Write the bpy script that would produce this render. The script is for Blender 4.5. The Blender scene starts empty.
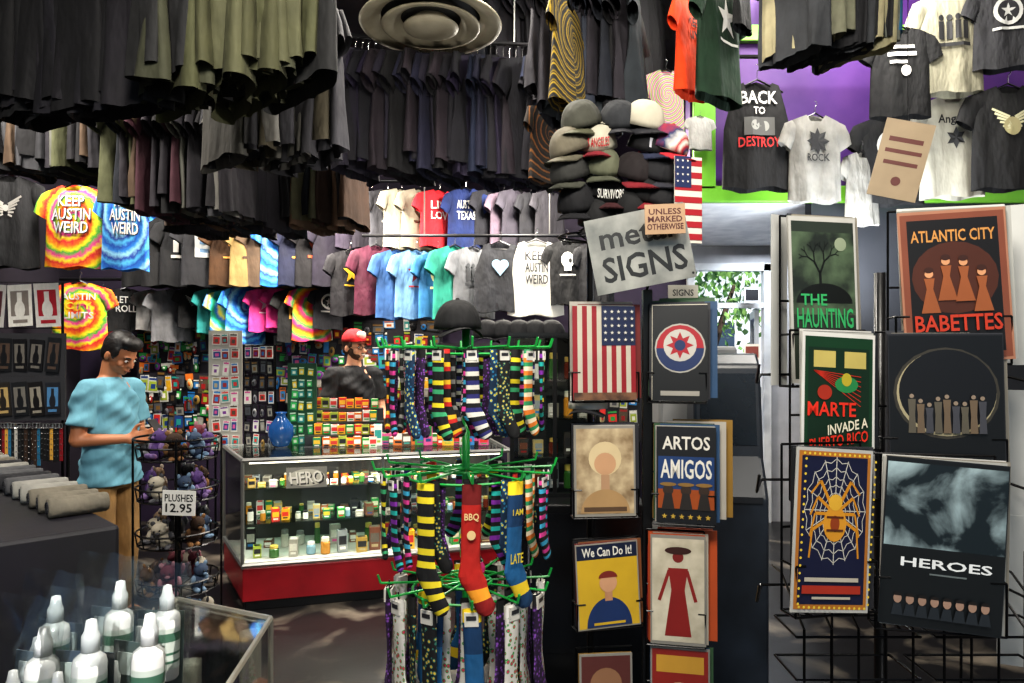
import bpy, bmesh, math, random
from mathutils import Vector, Matrix, Euler
random.seed(7)
R=random.random
def U(a,b): return a+(b-a)*R()
F=700.; CX=512; HY=357; EYE=1.6
def at(px,py,d): return Vector(((px-CX)/F*d, d, EYE+(HY-py)/F*d))
def xw(px,d): return (px-CX)/F*d
def zw(py,d): return EYE+(HY-py)/F*d
scene=bpy.context.scene
COL=scene.collection
scene.view_settings.view_transform='Standard'
try: scene.view_settings.look='Medium High Contrast'
except Exception: pass
# ---------------------------------------------------------------- materials
def lin(h):
    h=h.lstrip('#'); o=[]
    for i in (0,2,4):
        c=int(h[i:i+2],16)/255.; o.append(c/12.92 if c<=.04045 else ((c+.055)/1.055)**2.4)
    return (o[0],o[1],o[2],1)
MC={}
def base(name):
    m=bpy.data.materials.new(name); m.use_nodes=True
    return m,m.node_tree.nodes,m.node_tree.links,m.node_tree.nodes['Principled BSDF']
def paint(h,rough=.5,metal=0,spec=.5,em=0):
    k=('p',h,rough,metal,em)
    if k in MC: return MC[k]
    m,n,l,b=base('paint_'+h.strip('#'))
    c=lin(h); b.inputs['Roughness'].default_value=rough; b.inputs['Metallic'].default_value=metal
    tx=n.new('ShaderNodeTexNoise'); tx.inputs['Scale'].default_value=9; tx.inputs['Detail'].default_value=5
    tc=n.new('ShaderNodeTexCoord'); l.new(tc.outputs['Object'],tx.inputs['Vector'])
    mx=n.new('ShaderNodeMix'); mx.data_type='RGBA'
    mx.inputs['A'].default_value=c; mx.inputs['B'].default_value=(c[0]*.66,c[1]*.66,c[2]*.66,1)
    l.new(tx.outputs['Fac'],mx.inputs['Factor']); l.new(mx.outputs['Result'],b.inputs['Base Color'])
    if em: b.inputs['Emission Color'].default_value=c; b.inputs['Emission Strength'].default_value=em
    MC[k]=m; return m
def fabric(h):
    k=('f',h)
    if k in MC: return MC[k]
    m,n,l,b=base('fabric_'+h.strip('#')); c=lin(h)
    b.inputs['Roughness'].default_value=.85
    tc=n.new('ShaderNodeTexCoord')
    tx=n.new('ShaderNodeTexNoise'); tx.inputs['Scale'].default_value=6; tx.inputs['Detail'].default_value=5
    l.new(tc.outputs['Object'],tx.inputs['Vector'])
    q=.62 if c[1]<.3 else .86
    cr=n.new('ShaderNodeValToRGB'); cr.color_ramp.elements[0].position=.3; cr.color_ramp.elements[1].position=.72
    cr.color_ramp.elements[0].color=(c[0]*q,c[1]*q,c[2]*q,1)
    cr.color_ramp.elements[1].color=(min(1,c[0]*1.2),min(1,c[1]*1.2),min(1,c[2]*1.2),1)
    l.new(tx.outputs['Fac'],cr.inputs['Fac']); l.new(cr.outputs['Color'],b.inputs['Base Color'])
    mp=n.new('ShaderNodeMapping'); mp.inputs['Scale'].default_value=(1,1,.45); l.new(tc.outputs['Object'],mp.inputs['Vector'])
    n2=n.new('ShaderNodeTexNoise'); n2.inputs['Scale'].default_value=15; n2.inputs['Detail'].default_value=2.5; l.new(mp.outputs['Vector'],n2.inputs['Vector'])
    bp=n.new('ShaderNodeBump'); bp.inputs['Strength'].default_value=.6 if c[1]<.3 else .3; bp.inputs['Distance'].default_value=.03
    l.new(n2.outputs['Fac'],bp.inputs['Height']); l.new(bp.outputs['Normal'],b.inputs['Normal'])
    MC[k]=m; return m
def dots(key,c1,c2,c3,scale=60):
    kk=('d',key)
    if kk in MC: return MC[kk]
    m,n,l,b=base('knit_'+key); b.inputs['Roughness'].default_value=.85
    tc=n.new('ShaderNodeTexCoord'); v=n.new('ShaderNodeTexVoronoi'); v.inputs['Scale'].default_value=scale; l.new(tc.outputs['Object'],v.inputs['Vector'])
    cr=n.new('ShaderNodeValToRGB'); cr.color_ramp.interpolation='CONSTANT'; e=cr.color_ramp.elements; e[0].position=0; e[0].color=lin(c2); e[1].position=.28; e[1].color=lin(c3)
    q=e.new(.42); q.color=lin(c1); l.new(v.outputs['Distance'],cr.inputs['Fac']); l.new(cr.outputs['Color'],b.inputs['Base Color']); MC[kk]=m; return m
def tiedye(key,cols,turns=1.0,k=6.0,center=-.3):
    kk=('t',key)
    if kk in MC: return MC[kk]
    m,n,l,b=base('tie_dye_'+key); b.inputs['Roughness'].default_value=.85
    tc=n.new('ShaderNodeTexCoord'); sp=n.new('ShaderNodeSeparateXYZ'); l.new(tc.outputs['Object'],sp.inputs[0])
    def M(op,a,bb=None):
        q=n.new('ShaderNodeMath'); q.operation=op
        for i,v in enumerate((a,bb)):
            if v is None: continue
            if isinstance(v,(int,float)): q.inputs[i].default_value=v
            else: l.new(v,q.inputs[i])
        return q.outputs[0]
    x=sp.outputs['X']; z=M('SUBTRACT',sp.outputs['Z'],center)
    ang=M('DIVIDE',M('ARCTAN2',z,x),6.28318/turns)
    rad=M('MULTIPLY',M('SQRT',M('ADD',M('MULTIPLY',x,x),M('MULTIPLY',z,z))),k)
    tx=n.new('ShaderNodeTexNoise'); tx.inputs['Scale'].default_value=25; l.new(tc.outputs['Object'],tx.inputs['Vector'])
    s=M('FRACT',M('ADD',M('ADD',ang,rad),M('MULTIPLY',tx.outputs['Fac'],.35)))
    cr=n.new('ShaderNodeValToRGB'); els=cr.color_ramp.elements
    while len(els)>1: els.remove(els[-1])
    els[0].position=0; els[0].color=lin(cols[0])
    for i,c in enumerate(cols[1:]+[cols[0]]):
        e=els.new((i+1)/len(cols)); e.color=lin(c)
    l.new(s,cr.inputs['Fac']); l.new(cr.outputs['Color'],b.inputs['Base Color'])
    MC[kk]=m; return m
def glassmat(name='clear_glass',fac=.06,tint=(.95,.98,.97,1),rough=.03):
    if name in MC: return MC[name]
    m=bpy.data.materials.new(name); m.use_nodes=True; n=m.node_tree.nodes; l=m.node_tree.links
    n.clear(); o=n.new('ShaderNodeOutputMaterial'); t=n.new('ShaderNodeBsdfTransparent'); t.inputs[0].default_value=tint
    g=n.new('ShaderNodeBsdfGlossy'); g.inputs['Roughness'].default_value=rough
    fr=n.new('ShaderNodeFresnel'); fr.inputs[0].default_value=1.45
    ad=n.new('ShaderNodeMath'); ad.operation='MULTIPLY_ADD'; ad.inputs[1].default_value=.7; ad.inputs[2].default_value=fac-.03
    ad.use_clamp=True
    l.new(fr.outputs[0],ad.inputs[0]); mx=n.new('ShaderNodeMixShader'); l.new(ad.outputs[0],mx.inputs[0])
    l.new(t.outputs[0],mx.inputs[1]); l.new(g.outputs[0],mx.inputs[2]); l.new(mx.outputs[0],o.inputs[0])
    MC[name]=m; return m
def noisy(name,c1,c2,scale=3,rough=.6,p0=.4,p1=.6,bump=.1,metal=0,detail=8,dist=0):
    if name in MC: return MC[name]
    m,n,l,b=base(name); b.inputs['Roughness'].default_value=rough; b.inputs['Metallic'].default_value=metal
    tc=n.new('ShaderNodeTexCoord'); tx=n.new('ShaderNodeTexNoise'); tx.inputs['Scale'].default_value=scale
    tx.inputs['Detail'].default_value=detail; tx.inputs['Distortion'].default_value=dist
    l.new(tc.outputs['Object'],tx.inputs['Vector'])
    cr=n.new('ShaderNodeValToRGB'); cr.color_ramp.elements[0].position=p0; cr.color_ramp.elements[1].position=p1
    cr.color_ramp.elements[0].color=lin(c1); cr.color_ramp.elements[1].color=lin(c2)
    l.new(tx.outputs['Fac'],cr.inputs['Fac']); l.new(cr.outputs['Color'],b.inputs['Base Color'])
    bp=n.new('ShaderNodeBump'); bp.inputs['Strength'].default_value=bump; bp.inputs['Distance'].default_value=.02
    l.new(tx.outputs['Fac'],bp.inputs['Height']); l.new(bp.outputs['Normal'],b.inputs['Normal'])
    MC[name]=m; return m
BLK=paint('#0e0e10',.35); WIRE=paint('#141416',.3,.6); CHROME=paint('#c8c8c8',.2,.9); GREEN=paint('#1fa045',.35)
WHITE=paint('#e8e6e0',.5); GLASS=glassmat(); BAG=glassmat('plastic_film',.06,(.93,.95,.95,1),.18)
STEEL=paint('#8f8f8c',.35,.7)
# ---------------------------------------------------------------- mesh builder
class MB:
    def __init__(s): s.v=[];s.f=[];s.m=[];s.mats=[]
    def mi(s,mat):
        if mat not in s.mats: s.mats.append(mat)
        return s.mats.index(mat)
    def add(s,vs,fs,mat,M=None):
        o=len(s.v); i=s.mi(mat)
        for v in vs:
            v=Vector(v); s.v.append(M@v if M else v)
        for f in fs: s.f.append([o+a for a in f]); s.m.append(i)
    def box(s,c,d,mat,M=None):
        x,y,z=c; a,b,h=d[0]/2,d[1]/2,d[2]/2
        vs=[(x+i*a,y+j*b,z+k*h) for k in(-1,1) for j in(-1,1) for i in(-1,1)]
        s.add(vs,[(0,2,3,1),(4,5,7,6),(0,1,5,4),(2,6,7,3),(0,4,6,2),(1,3,7,5)],mat,M)
    def prism(s,pts,z0,z1,mat):
        n=len(pts); vs=[(p[0],p[1],z0) for p in pts]+[(p[0],p[1],z1) for p in pts]
        fs=[list(range(n))[::-1],list(range(n,2*n))]+[(i,(i+1)%n,n+(i+1)%n,n+i) for i in range(n)]
        s.add(vs,fs,mat)
    def rings(s,rings,mat,cap=True,closed=True,M=None):
        n=len(rings[0]); vs=[p for r in rings for p in r]; fs=[]
        for k in range(len(rings)-1):
            for i in range(n if closed else n-1):
                j=(i+1)%n; fs.append((k*n+i,k*n+j,(k+1)*n+j,(k+1)*n+i))
        if cap: fs.append(list(range(n))[::-1]); fs.append([(len(rings)-1)*n+i for i in range(n)])
        s.add(vs,fs,mat,M)
    def cyl(s,p0,p1,r0,mat,r1=None,seg=10,flat=1,M=None):
        p0=Vector(p0);p1=Vector(p1); r1=r0 if r1 is None else r1
        d=(p1-p0).normalized(); u=Vector((0,0,1)) if abs(d.z)<.9 else Vector((0,1,0))
        a=d.cross(u).normalized(); b=d.cross(a)
        rs=[[p+a*math.cos(t)*r+b*math.sin(t)*r*flat for t in [2*math.pi*i/seg for i in range(seg)]] for p,r in((p0,r0),(p1,r1))]
        s.rings([r[::-1] for r in rs],mat,M=M)
    def wire(s,pts,r,mat,seg=6,closed=False,M=None):
        pts=[Vector(p) for p in pts]
        if closed: pts=pts+[pts[0]]
        for a,b in zip(pts,pts[1:]):
            if (a-b).length>1e-5: s.cyl(a,b,r,mat,seg=seg,M=M)
    def ring(s,c,r,wr,mat,n=24,seg=5):
        s.wire([(c[0]+r*math.cos(2*math.pi*i/n),c[1]+r*math.sin(2*math.pi*i/n),c[2]) for i in range(n)],wr,mat,seg,True)
    def lathe(s,prof,mat,seg=24,c=(0,0,0),cap=True,M=None):
        s.rings([[(c[0]+r*math.cos(2*math.pi*i/seg),c[1]+r*math.sin(2*math.pi*i/seg),c[2]+z) for i in range(seg)] for r,z in prof],mat,cap,M=M)
    def sph(s,c,r,mat,seg=16,rg=10,M=None):
        if not hasattr(r,'__len__'): r=(r,r,r)
        rs=[]
        for k in range(rg+1):
            a=-math.pi/2+math.pi*k/rg; q=max(math.cos(a),.02)
            rs.append([(c[0]+r[0]*q*math.cos(2*math.pi*i/seg),c[1]+r[1]*q*math.sin(2*math.pi*i/seg),c[2]+r[2]*math.sin(a)) for i in range(seg)])
        s.rings(rs,mat,M=M)
    def column(s,rs,mat,seg=20):
        s.rings([[(c[0]+rx*math.cos(2*math.pi*i/seg),c[1]+ry*math.sin(2*math.pi*i/seg),c[2]) for i in range(seg)] for c,rx,ry in rs],mat)
    def mesh(s,name,smooth=False):
        me=bpy.data.meshes.new(name); me.from_pydata([tuple(v) for v in s.v],[],s.f)
        for m in s.mats: me.materials.append(m)
        me.polygons.foreach_set('material_index',s.m)
        if smooth: me.polygons.foreach_set('use_smooth',[True]*len(s.f))
        me.update(); return me
    def make(s,name,parent=None,loc=(0,0,0),rot=(0,0,0),smooth=False,bevel=0):
        o=bpy.data.objects.new(name,s.mesh(name,smooth)); COL.objects.link(o)
        o.location=loc; o.rotation_euler=rot
        if parent: o.parent=parent
        if bevel:
            b=o.modifiers.new('bevel','BEVEL'); b.width=bevel; b.segments=2; b.limit_method='ANGLE'
        return o
def inst(name,me,loc=(0,0,0),rot=(0,0,0),scale=None,parent=None,mat=None):
    o=bpy.data.objects.new(name,me); COL.objects.link(o); o.location=loc; o.rotation_euler=rot
    if scale: o.scale=scale
    if parent: o.parent=parent
    if mat:
        o.material_slots[0].link='OBJECT'; o.material_slots[0].material=mat
    return o
def empty(name,loc=(0,0,0),rot=(0,0,0)):
    o=bpy.data.objects.new(name,None); o.empty_display_size=.1; COL.objects.link(o); o.location=loc; o.rotation_euler=rot; return o
def tag(o,label,cat,group=None,kind=None):
    o['label']=label; o['category']=cat
    if group: o['group']=group
    if kind: o['kind']=kind
    return o
def struct(o): o['kind']='structure'; return o
# ---------------------------------------------------------------- flat art
TC={}
def textgeo(s):
    if s in TC: return TC[s]
    cu=bpy.data.curves.new('lettering','FONT'); cu.body=s; cu.size=1; cu.resolution_u=2; cu.offset=.018; cu.align_x='CENTER'
    ob=bpy.data.objects.new('lettering',cu); COL.objects.link(ob)
    dg=bpy.context.evaluated_depsgraph_get(); me=bpy.data.meshes.new_from_object(ob.evaluated_get(dg))
    vs=[(v.co.x,v.co.y) for v in me.vertices]; fs=[list(p.vertices) for p in me.polygons]
    bpy.data.objects.remove(ob); bpy.data.curves.remove(cu); bpy.data.meshes.remove(me)
    if not vs: vs=[(0,0),(1,0),(0,1)];fs=[(0,1,2)]
    x0=min(v[0] for v in vs);x1=max(v[0] for v in vs);y0=min(v[1] for v in vs);y1=max(v[1] for v in vs)
    vs=[((x-(x0+x1)/2),(y-(y0+y1)/2)) for x,y in vs]
    TC[s]=(vs,fs,x1-x0,y1-y0); return TC[s]
class Art:
    """flat artwork; x right, z up, lies towards -y"""
    def __init__(s,w=1,h=1,rough=.45,step=.0003): s.w=w;s.h=h;s.mb=MB();s.k=0;s.rough=rough;s.step=step;s.lk=None
    def _add(s,pts,fs,col,same=False):
        if not same: s.k+=1
        y=-s.step*s.k
        s.mb.add([(p[0]*s.w,y,p[1]*s.h) for p in pts],fs,paint(col,s.rough) if isinstance(col,str) else col)
        s.lk=None
        return s
    def rect(s,cx,cz,w,h,col,rot=0,sub=1):
        c,q=math.cos(rot),math.sin(rot); pts=[];fs=[]
        for j in range(2):
            for i in range(sub+1):
                a=(i/sub-.5)*w;b=(j-.5)*h; pts.append((cx+a*c-b*q,cz+a*q+b*c))
        for i in range(sub): fs.append((i,i+1,sub+2+i,sub+1+i))
        return s._add(pts,fs,col)
    def poly(s,pts,col): return s._add(pts,[list(range(len(pts)))],col)
    def disc(s,cx,cz,rx,col,rz=None,n=20,a0=0,a1=2*math.pi):
        rz=rx*s.w/s.h if rz is None else rz
        pts=[(cx,cz)]+[(cx+rx*math.cos(a0+(a1-a0)*i/n),cz+rz*math.sin(a0+(a1-a0)*i/n)) for i in range(n+1)]
        return s._add(pts,[(0,i+1,i+2) for i in range(n)],col)
    def star(s,cx,cz,r,col,n=5,q=.4):
        pts=[(cx,cz)]
        for i in range(2*n):
            a=math.pi/2+math.pi*i/n; rr=r if i%2==0 else r*q; pts.append((cx+rr*math.cos(a),cz+rr*math.sin(a)*s.w/s.h))
        return s._add(pts,[(0,1+i,1+(i+1)%(2*n)) for i in range(2*n)],col)
    def line(s,x0,z0,x1,z1,t,col):
        dx=(x1-x0)*s.w;dz=(z1-z0)*s.h; L=math.hypot(dx,dz) or 1; nx=-dz/L*t/2;nz=dx/L*t/2
        same=(s.lk==col); s._add([(x0+nx/s.w,z0+nz/s.h),(x0-nx/s.w,z0-nz/s.h),(x1-nx/s.w,z1-nz/s.h),(x1+nx/s.w,z1+nz/s.h)],[(0,1,2,3)],col,same)
        s.lk=col; return s
    def text(s,t,cx,cz,h,col,w=None,rot=0):
        vs,fs,bw,bh=textgeo(t)
        sy=h/bh; sx=(w/bw) if w else sy*s.h/s.w
        c,q=math.cos(rot),math.sin(rot)
        return s._add([(cx+(x*sx*c-y*sy*q),cz+(x*sx*q+y*sy*c)) for x,y in vs],fs,col)
    def make(s,name,parent,y=0,warp=None):
        for v in s.mb.v:
            if warp: v.y+=warp(v.x,v.z)
            v.y+=y
        return s.mb.make(name,parent)
def flat(name,px,py,d,wp,hp,yaw=0,roll=0,tilt=0,board='#e8e6e0',th=.004,pos=None,size=None):
    w,h=(wp*d/F,hp*d/F) if size is None else size
    mb=MB(); mb.box((0,0,0),(w,th,h),paint(board,.5))
    o=mb.make(name,loc=pos or at(px,py,d)); o.rotation_mode='XYZ'
    o.rotation_euler=(Matrix.Rotation(yaw,3,'Z')@Matrix.Rotation(tilt,3,'X')@Matrix.Rotation(roll,3,'Y')).to_euler()
    a=Art(w,h); a.par=o; a.off=-th/2-.0003
    return o,a
def fin(a,name='artwork'): return a.make(name,a.par,a.off)
# ================================================================ room shell
CEIL=4.4
floorm=noisy('worn_concrete','#121112','#6f675c',2.6,.3,.52,.74,.15,dist=.6)
mb=MB(); mb.box((-.3,2.7,-.05),(7.8,8.4,.1),floorm); struct(mb.make('floor'))
mb=MB(); mb.box((-.3,2.7,CEIL+.05),(7.8,8.4,.1),noisy('dark_ceiling','#17141a','#2a262c',3,.8)); struct(mb.make('ceiling'))  # near-black ceiling colour with random mottling
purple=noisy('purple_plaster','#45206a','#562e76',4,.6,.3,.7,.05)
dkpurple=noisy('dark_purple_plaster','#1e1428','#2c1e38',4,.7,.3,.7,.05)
dkwall=noisy('dark_wall','#1b1720','#27212c',3,.7,.3,.7,.05)  # the left wall's own dark colour, mottled at random
green=paint('#7cc23c',.4)
mb=MB(); mb.box((-4.25,2.7,CEIL/2),(.1,8.4,CEIL),dkwall); struct(mb.make('wall_left'))
mb=MB(); mb.box((3.65,2.7,CEIL/2),(.1,8.4,CEIL),noisy('pale_wall','#8b8a90','#a09fa2',3,.7)); struct(mb.make('wall_right'))
mb=MB()
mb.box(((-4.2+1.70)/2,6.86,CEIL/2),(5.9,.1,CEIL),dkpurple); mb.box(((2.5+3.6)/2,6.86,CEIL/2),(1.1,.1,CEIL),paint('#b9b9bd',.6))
mb.box((2.1,6.86,(2.5+CEIL)/2),(.8,.1,CEIL-2.5),paint('#b9b9bd',.6)); struct(mb.make('wall_back'))
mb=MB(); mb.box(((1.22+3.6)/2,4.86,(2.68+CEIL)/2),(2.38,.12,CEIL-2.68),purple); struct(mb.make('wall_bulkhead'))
mb=MB(); mb.box((2.41,5.86,2.70),(2.38,1.88,.04),noisy('white_soffit','#d9dce2','#f0f2f6',6,.4)); struct(mb.make('ceiling_entry'))
mb=MB(); mb.box((2.83,4.87,1.34),(1.54,.1,2.68),paint('#2c2e34',.6)); struct(mb.make('wall_partition'))
mb=MB(); mb.box((2.41,4.78,2.71),(2.38,.05,.11),green); struct(mb.make('trim_1',bevel=.006))
mb=MB(); mb.box((1.31,4.78,3.55),(.15,.05,1.62),green); struct(mb.make('trim_2',bevel=.006))
mb=MB(); mb.box((2.41,4.77,3.80),(2.38,.05,.11),green); struct(mb.make('trim_3',bevel=.006))
mb=MB(); mb.box((1.75,4.3,4.02),(.09,1.1,.09),green); struct(mb.make('trim_4',bevel=.006))
mb=MB(); mb.box((1.62,4.75,3.0),(.06,.05,.55),paint('#b03a90',.4)); struct(mb.make('trim_5',bevel=.006))
mb=MB(); mb.box((2.05,4.76,4.12),(.07,.05,.55),green); struct(mb.make('trim_6',bevel=.006))
mb=MB()
for x in(1.73,2.47): mb.box((x,6.80,1.25),(.07,.08,2.5),paint('#d8dadd',.4))
mb.box((2.1,6.80,2.47),(.8,.08,.07),paint('#d8dadd',.4)); mb.box((2.1,6.80,2.1),(.7,.06,.05),paint('#d8dadd',.4))
d=struct(mb.make('door_1'))
mb=MB(); mb.box((2.1,6.83,2.28),(.68,.01,.34),GLASS); g=mb.make('transom_glass',d)
leaf=MB(); 
for x,w in((-.0,.07),(.62,.07)): leaf.box((x,0,1.04),(w,.04,2.06),paint('#c3c6ca',.35,.3))
for z,h in((.12,.2),(2.03,.08),(1.0,.05)): leaf.box((.31,0,z),(.6,.04,h),paint('#c3c6ca',.35,.3))
lf=leaf.make('door_leaf',d,(2.42,6.93,0),(0,0,math.radians(75)))
mb=MB(); mb.box((.31,0,1.05),(.58,.008,1.8),GLASS); mb.make('glass_pane',lf)
mb=MB(); mb.cyl((0.06,-.05,.9),(0.06,-.05,1.3),.012,CHROME); mb.make('handle',lf)
mb=MB(); mb.box((2,13.9,-.06),(26,14,.1),noisy('sunlit_pavement','#6c7a94','#8d98ac',2,.8)); tag(mb.make('pavement'),'sunlit grey pavement outside the open shop door','pavement',kind='structure')
mb=MB(); mb.box((3.6,17.5,2.2),(9,.3,4.4),noisy('white_siding','#d8d8d6','#f0f0ee',2,.7))
b=tag(mb.make('building'),'pale building across the street seen through doorway','building')
for i in range(5): mb=MB(); mb.box((.6+i*1.5,17.32,1.7),(.8,.06,1.5),paint('#3d4d5e',.2)); mb.make('window_pane',b)
tr=empty('tree',(3.1,11.2,0))
mb=MB(); bark=noisy('bark','#3a2c22','#5a4838',9,.9); mb.cyl((0,0,0),(.1,0,1.8),.14,bark,.09); mb.cyl((.1,0,1.7),(.5,.1,2.8),.07,bark,.03); mb.cyl((.1,0,1.7),(-.4,0,2.9),.07,bark,.03); mb.make('trunk',tr,smooth=True)
mb=MB(); lm=noisy('leaf_green','#4d7a3f','#a0c86a',4,.6)
for i in range(1100):
    c=Vector((random.gauss(.1,.8),random.gauss(0,.7),random.gauss(2.75,.5))); M=Matrix.Translation(c)@Euler((U(0,6),U(0,6),U(0,6))).to_matrix().to_4x4()
    mb.add([(-.07,0,0),(0,-.04,0),(.07,0,0),(0,.04,.01)],[(0,1,2,3)],lm,M)
f=mb.make('foliage',tr); tag(tr,'leafy green street tree outside the door','tree')
# ================================================================ t-shirts
SW=.245
def tw(kind,v):
    if v<.62: return SW+.012*(1-v/.62)
    q=(v-.62)/.38
    return SW-(.02 if kind=='tee' else .085)*q
def tt(v): return .014+.036*(1-v)+(.012 if v<.8 else .012*(1-v)/.2)
def fold(x,v,ph,amp): return amp*(1-v*.75)*(math.sin(x*26+ph)+.5*math.sin(x*47+ph*2.3+v*3))
def tee_mesh(kind,seed,amp,L=.70,n=40,rows=10):
    mb=MB(); ph=seed*1.7; mat=WHITE; rs=[]
    for r in range(rows+1):
        v=r/rows; ring=[]
        for i in range(n):
            th=2*math.pi*i/n; c=math.cos(th); s=math.sin(th); w=tw(kind,v)
            x=w*math.copysign(abs(c)**.8,c); y=tt(v)*s+fold(x,v,ph,amp)
            if amp>.015: y+=(1-v)*.008*math.sin(x*95+ph*3)+.004*math.sin(x*60+v*9+ph); x*=1-.12*(1-v)
            nk=.085 if kind=='tee' else .1
            zt=-.075*abs(x)/.235
            if abs(x)<nk: zt-=(.10 if kind!='tee' else .075)*math.sqrt(1-(x/nk)**2) if s<0 else .02*math.sqrt(1-(x/nk)**2)
            hem=.012*math.sin(x*22+ph)
            ring.append((x,y,-L+hem*(1-v)+v*(L+zt)))
        rs.append(ring)
    mb.rings(rs,mat,cap=False)
    h0=rs[0]; mb.rings([h0,[(x*.97,y*.8,z+.05) for x,y,z in h0]],mat,cap=False)
    if kind=='tee':
        for sd in(-1,1):
            rr=[]
            for q,(cx,cz,hw,t) in enumerate(((.17,-.10,.07,.012),(.225,-.135,.088,.02),(.265,-.20,.082,.026),(.295,-.275,.078,.03))):
                px_,pz_=.89,.45
                ring=[]
                for i in range(12):
                    a=2*math.pi*i/12*sd
                    ring.append((sd*(cx+px_*hw*math.cos(a)*.85),t*math.sin(a)+.006*math.sin(q*2+seed),cz+pz_*hw*math.cos(a)))
                rr.append(ring)
            mb.rings(rr,mat,cap=False)
    me=mb.mesh('t_shirt_'+kind,True); return me
TEE=[tee_mesh('tee',i,.013) for i in range(4)]; TANK=[tee_mesh('tank',i,.012) for i in range(2)]
LONG=[tee_mesh('tee',i+5,.023,n=64) for i in range(5)]
def hanger_mesh():
    mb=MB(); z=-.045
    mb.wire([(-.19,0,z-.045),(0,0,z+.035),(.19,0,z-.045)],.006,paint('#1a1a1a',.3),6)
    mb.wire([(-.19,0,z-.045),(.19,0,z-.045)],.003,paint('#1a1a1a',.3),5)
    mb.wire([(0,0,z+.03),(0,0,.045)]+[(.018*math.sin(a),0,.065-.02*math.cos(a)) for a in [0.2+.5*i for i in range(8)]],.0025,CHROME,5)
    return mb.mesh('hanger')
HANG=hanger_mesh()
def shirt(loc,yaw,mat,kind='tee',seed=0,sc=1,label='',group=None,amp=.013):
    me={'tee':TEE,'tank':TANK,'long':LONG}[kind]; me=me[seed%len(me)]
    o=inst('tank_top' if kind=='tank' else 't_shirt',me,loc,(0,0,yaw),(sc,sc,sc),mat=mat)
    inst('hanger',HANG,parent=o)
    tag(o,label,'shirt',group); return o
def prt(o,kind,seed,fn,w=.3,h=.3,cz=-.27):
    a=Art(w,h,.7,.0005); fn(a); amp=.013 if kind!='tank' else .012; L=.7
    ph=(seed%(4 if kind=='tee' else 2))*1.7
    def warp(x,z):
        v=max(0,min(1,(z+cz+L)/L)); ww=tw(kind,v)
        return -tt(v)*math.sqrt(max(0,1-(min(abs(x),ww)/ww)**2.5))+fold(x,v,ph,amp)-.006
    p=a.make('print',o,0,warp); p.location=(0,0,cz); return p
def rail(p0,p1,rods=2):
    p0=Vector(p0);p1=Vector(p1); mb=MB(); mb.cyl(p0,p1,.014,paint('#3a3a3c',.4,.6),seg=8)
    o=mb.make('clothes_rail',smooth=True); tag(o,'dark steel pipe clothes rail hung from the ceiling','clothes rail')
    for i in range(rods):
        q=p0.lerp(p1,(i+.5)/rods); m2=MB(); m2.cyl(q,(q.x,q.y,CEIL),.006,STEEL,seg=6); m2.make('drop_rod',o)
def row(p0,p1,n,cols,yaw,label,group,kinds=('tee','long','long'),S=1.0,hz=(.97,1.12)):
    p0=Vector(p0);p1=Vector(p1); dv=(p1-p0).normalized(); rail(p0-dv*.1+Vector((0,0,.082)),p1+dv*.1+Vector((0,0,.082)))
    for i in range(n):
        q=p0.lerp(p1,(i+.5)/n); c=random.choice(cols); k=random.choice(kinds)
        o=shirt((q.x,q.y,q.z),math.radians(U(*yaw)),fabric(c),k,int(U(0,9)),1,label,group)
        o.scale=(S*U(.93,1.05),S*U(.85,1.1),S*U(*hz))
DK=['#17151a','#1e1b22','#252329','#121115','#28242b','#1c1f28','#0e0d11']
CH=['#3a3a3e','#52524c','#34342e','#26262a','#4a4c34','#4a3a2c','#6a6864']
row((-2.25,2.85,3.32),(-1.36,2.55,3.28),20,['#0d0c10','#131215','#17141b','#0c0b10','#09080b','#15131b'],(-36,-8),'black cotton t-shirt hanging packed on a ceiling rail','black shirts on the near ceiling rail')
row((-1.30,2.50,3.26),(-.78,2.62,3.36),18,['#2a2a22','#3c3d2c','#48492f','#1e1e1f','#34352a','#44442c','#1a1a1c','#141416','#505038'],(-68,-40),'olive and charcoal t-shirt hanging on a ceiling rail','olive and charcoal shirts on the ceiling rail')
row((-1.36,3.25,3.22),(-.84,3.25,3.20),11,['#3a393e','#66645f','#2e2d32','#2b2a2e','#74726e','#504a3c'],(-66,-44),'grey t-shirt hanging above the counter aisle','grey shirts on the second ceiling rail',S=.92)
row((-3.4,4.45,3.56),(-2.5,4.5,3.50),22,DK[:4]+CH,(68,98),'dark t-shirt packed tightly on a long ceiling rail','dark shirts on the long ceiling rail')
row((-2.45,4.5,3.28),(-1.72,4.5,3.25),18,DK+CH+['#3f1f2a','#5a5a56'],(66,96),'dark t-shirt packed tightly on a long ceiling rail','dark shirts on the long ceiling rail')
row((-2.35,5.0,3.25),(-1.1,5.0,3.25),26,DK+['#4a3426','#5a4434','#3a2a22','#52503c','#4a4640'],(62,92),'brown or black t-shirt packed on a ceiling rail','brown and black shirts behind the long rail')
row((-.98,4.3,3.49),(.28,4.35,3.45),32,['#0e0d16','#131119','#15152a','#09080c','#1c1826','#1a122a','#121a30','#221a22'],(52,82),'black or dark purple t-shirt on a ceiling rail','dark shirts over the middle of the shop')
row((-.3,4.95,4.25),(1.0,4.95,4.25),16,DK,(40,60),'black t-shirt on the highest ceiling rail','shirts on the highest ceiling rail')
row((.16,3.65,3.60),(.66,3.7,3.56),14,DK+['#2f3440','#2a2f34','#44463e'],(50,82),'dark t-shirt hanging above the cap tower','dark shirts above the cap tower',S=.95)
row((1.34,3.35,3.68),(1.74,3.45,3.72),16,['#5d6058','#8a8468','#3a3e3a','#2a3a40','#27282c','#9a9274','#1e5a78','#303236','#1a1a1e','#6a6a58'],(-70,-30),'grey, tan or teal t-shirt bunched on a ceiling rail','grey and tan shirts above the poster rack',S=.84)
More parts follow.
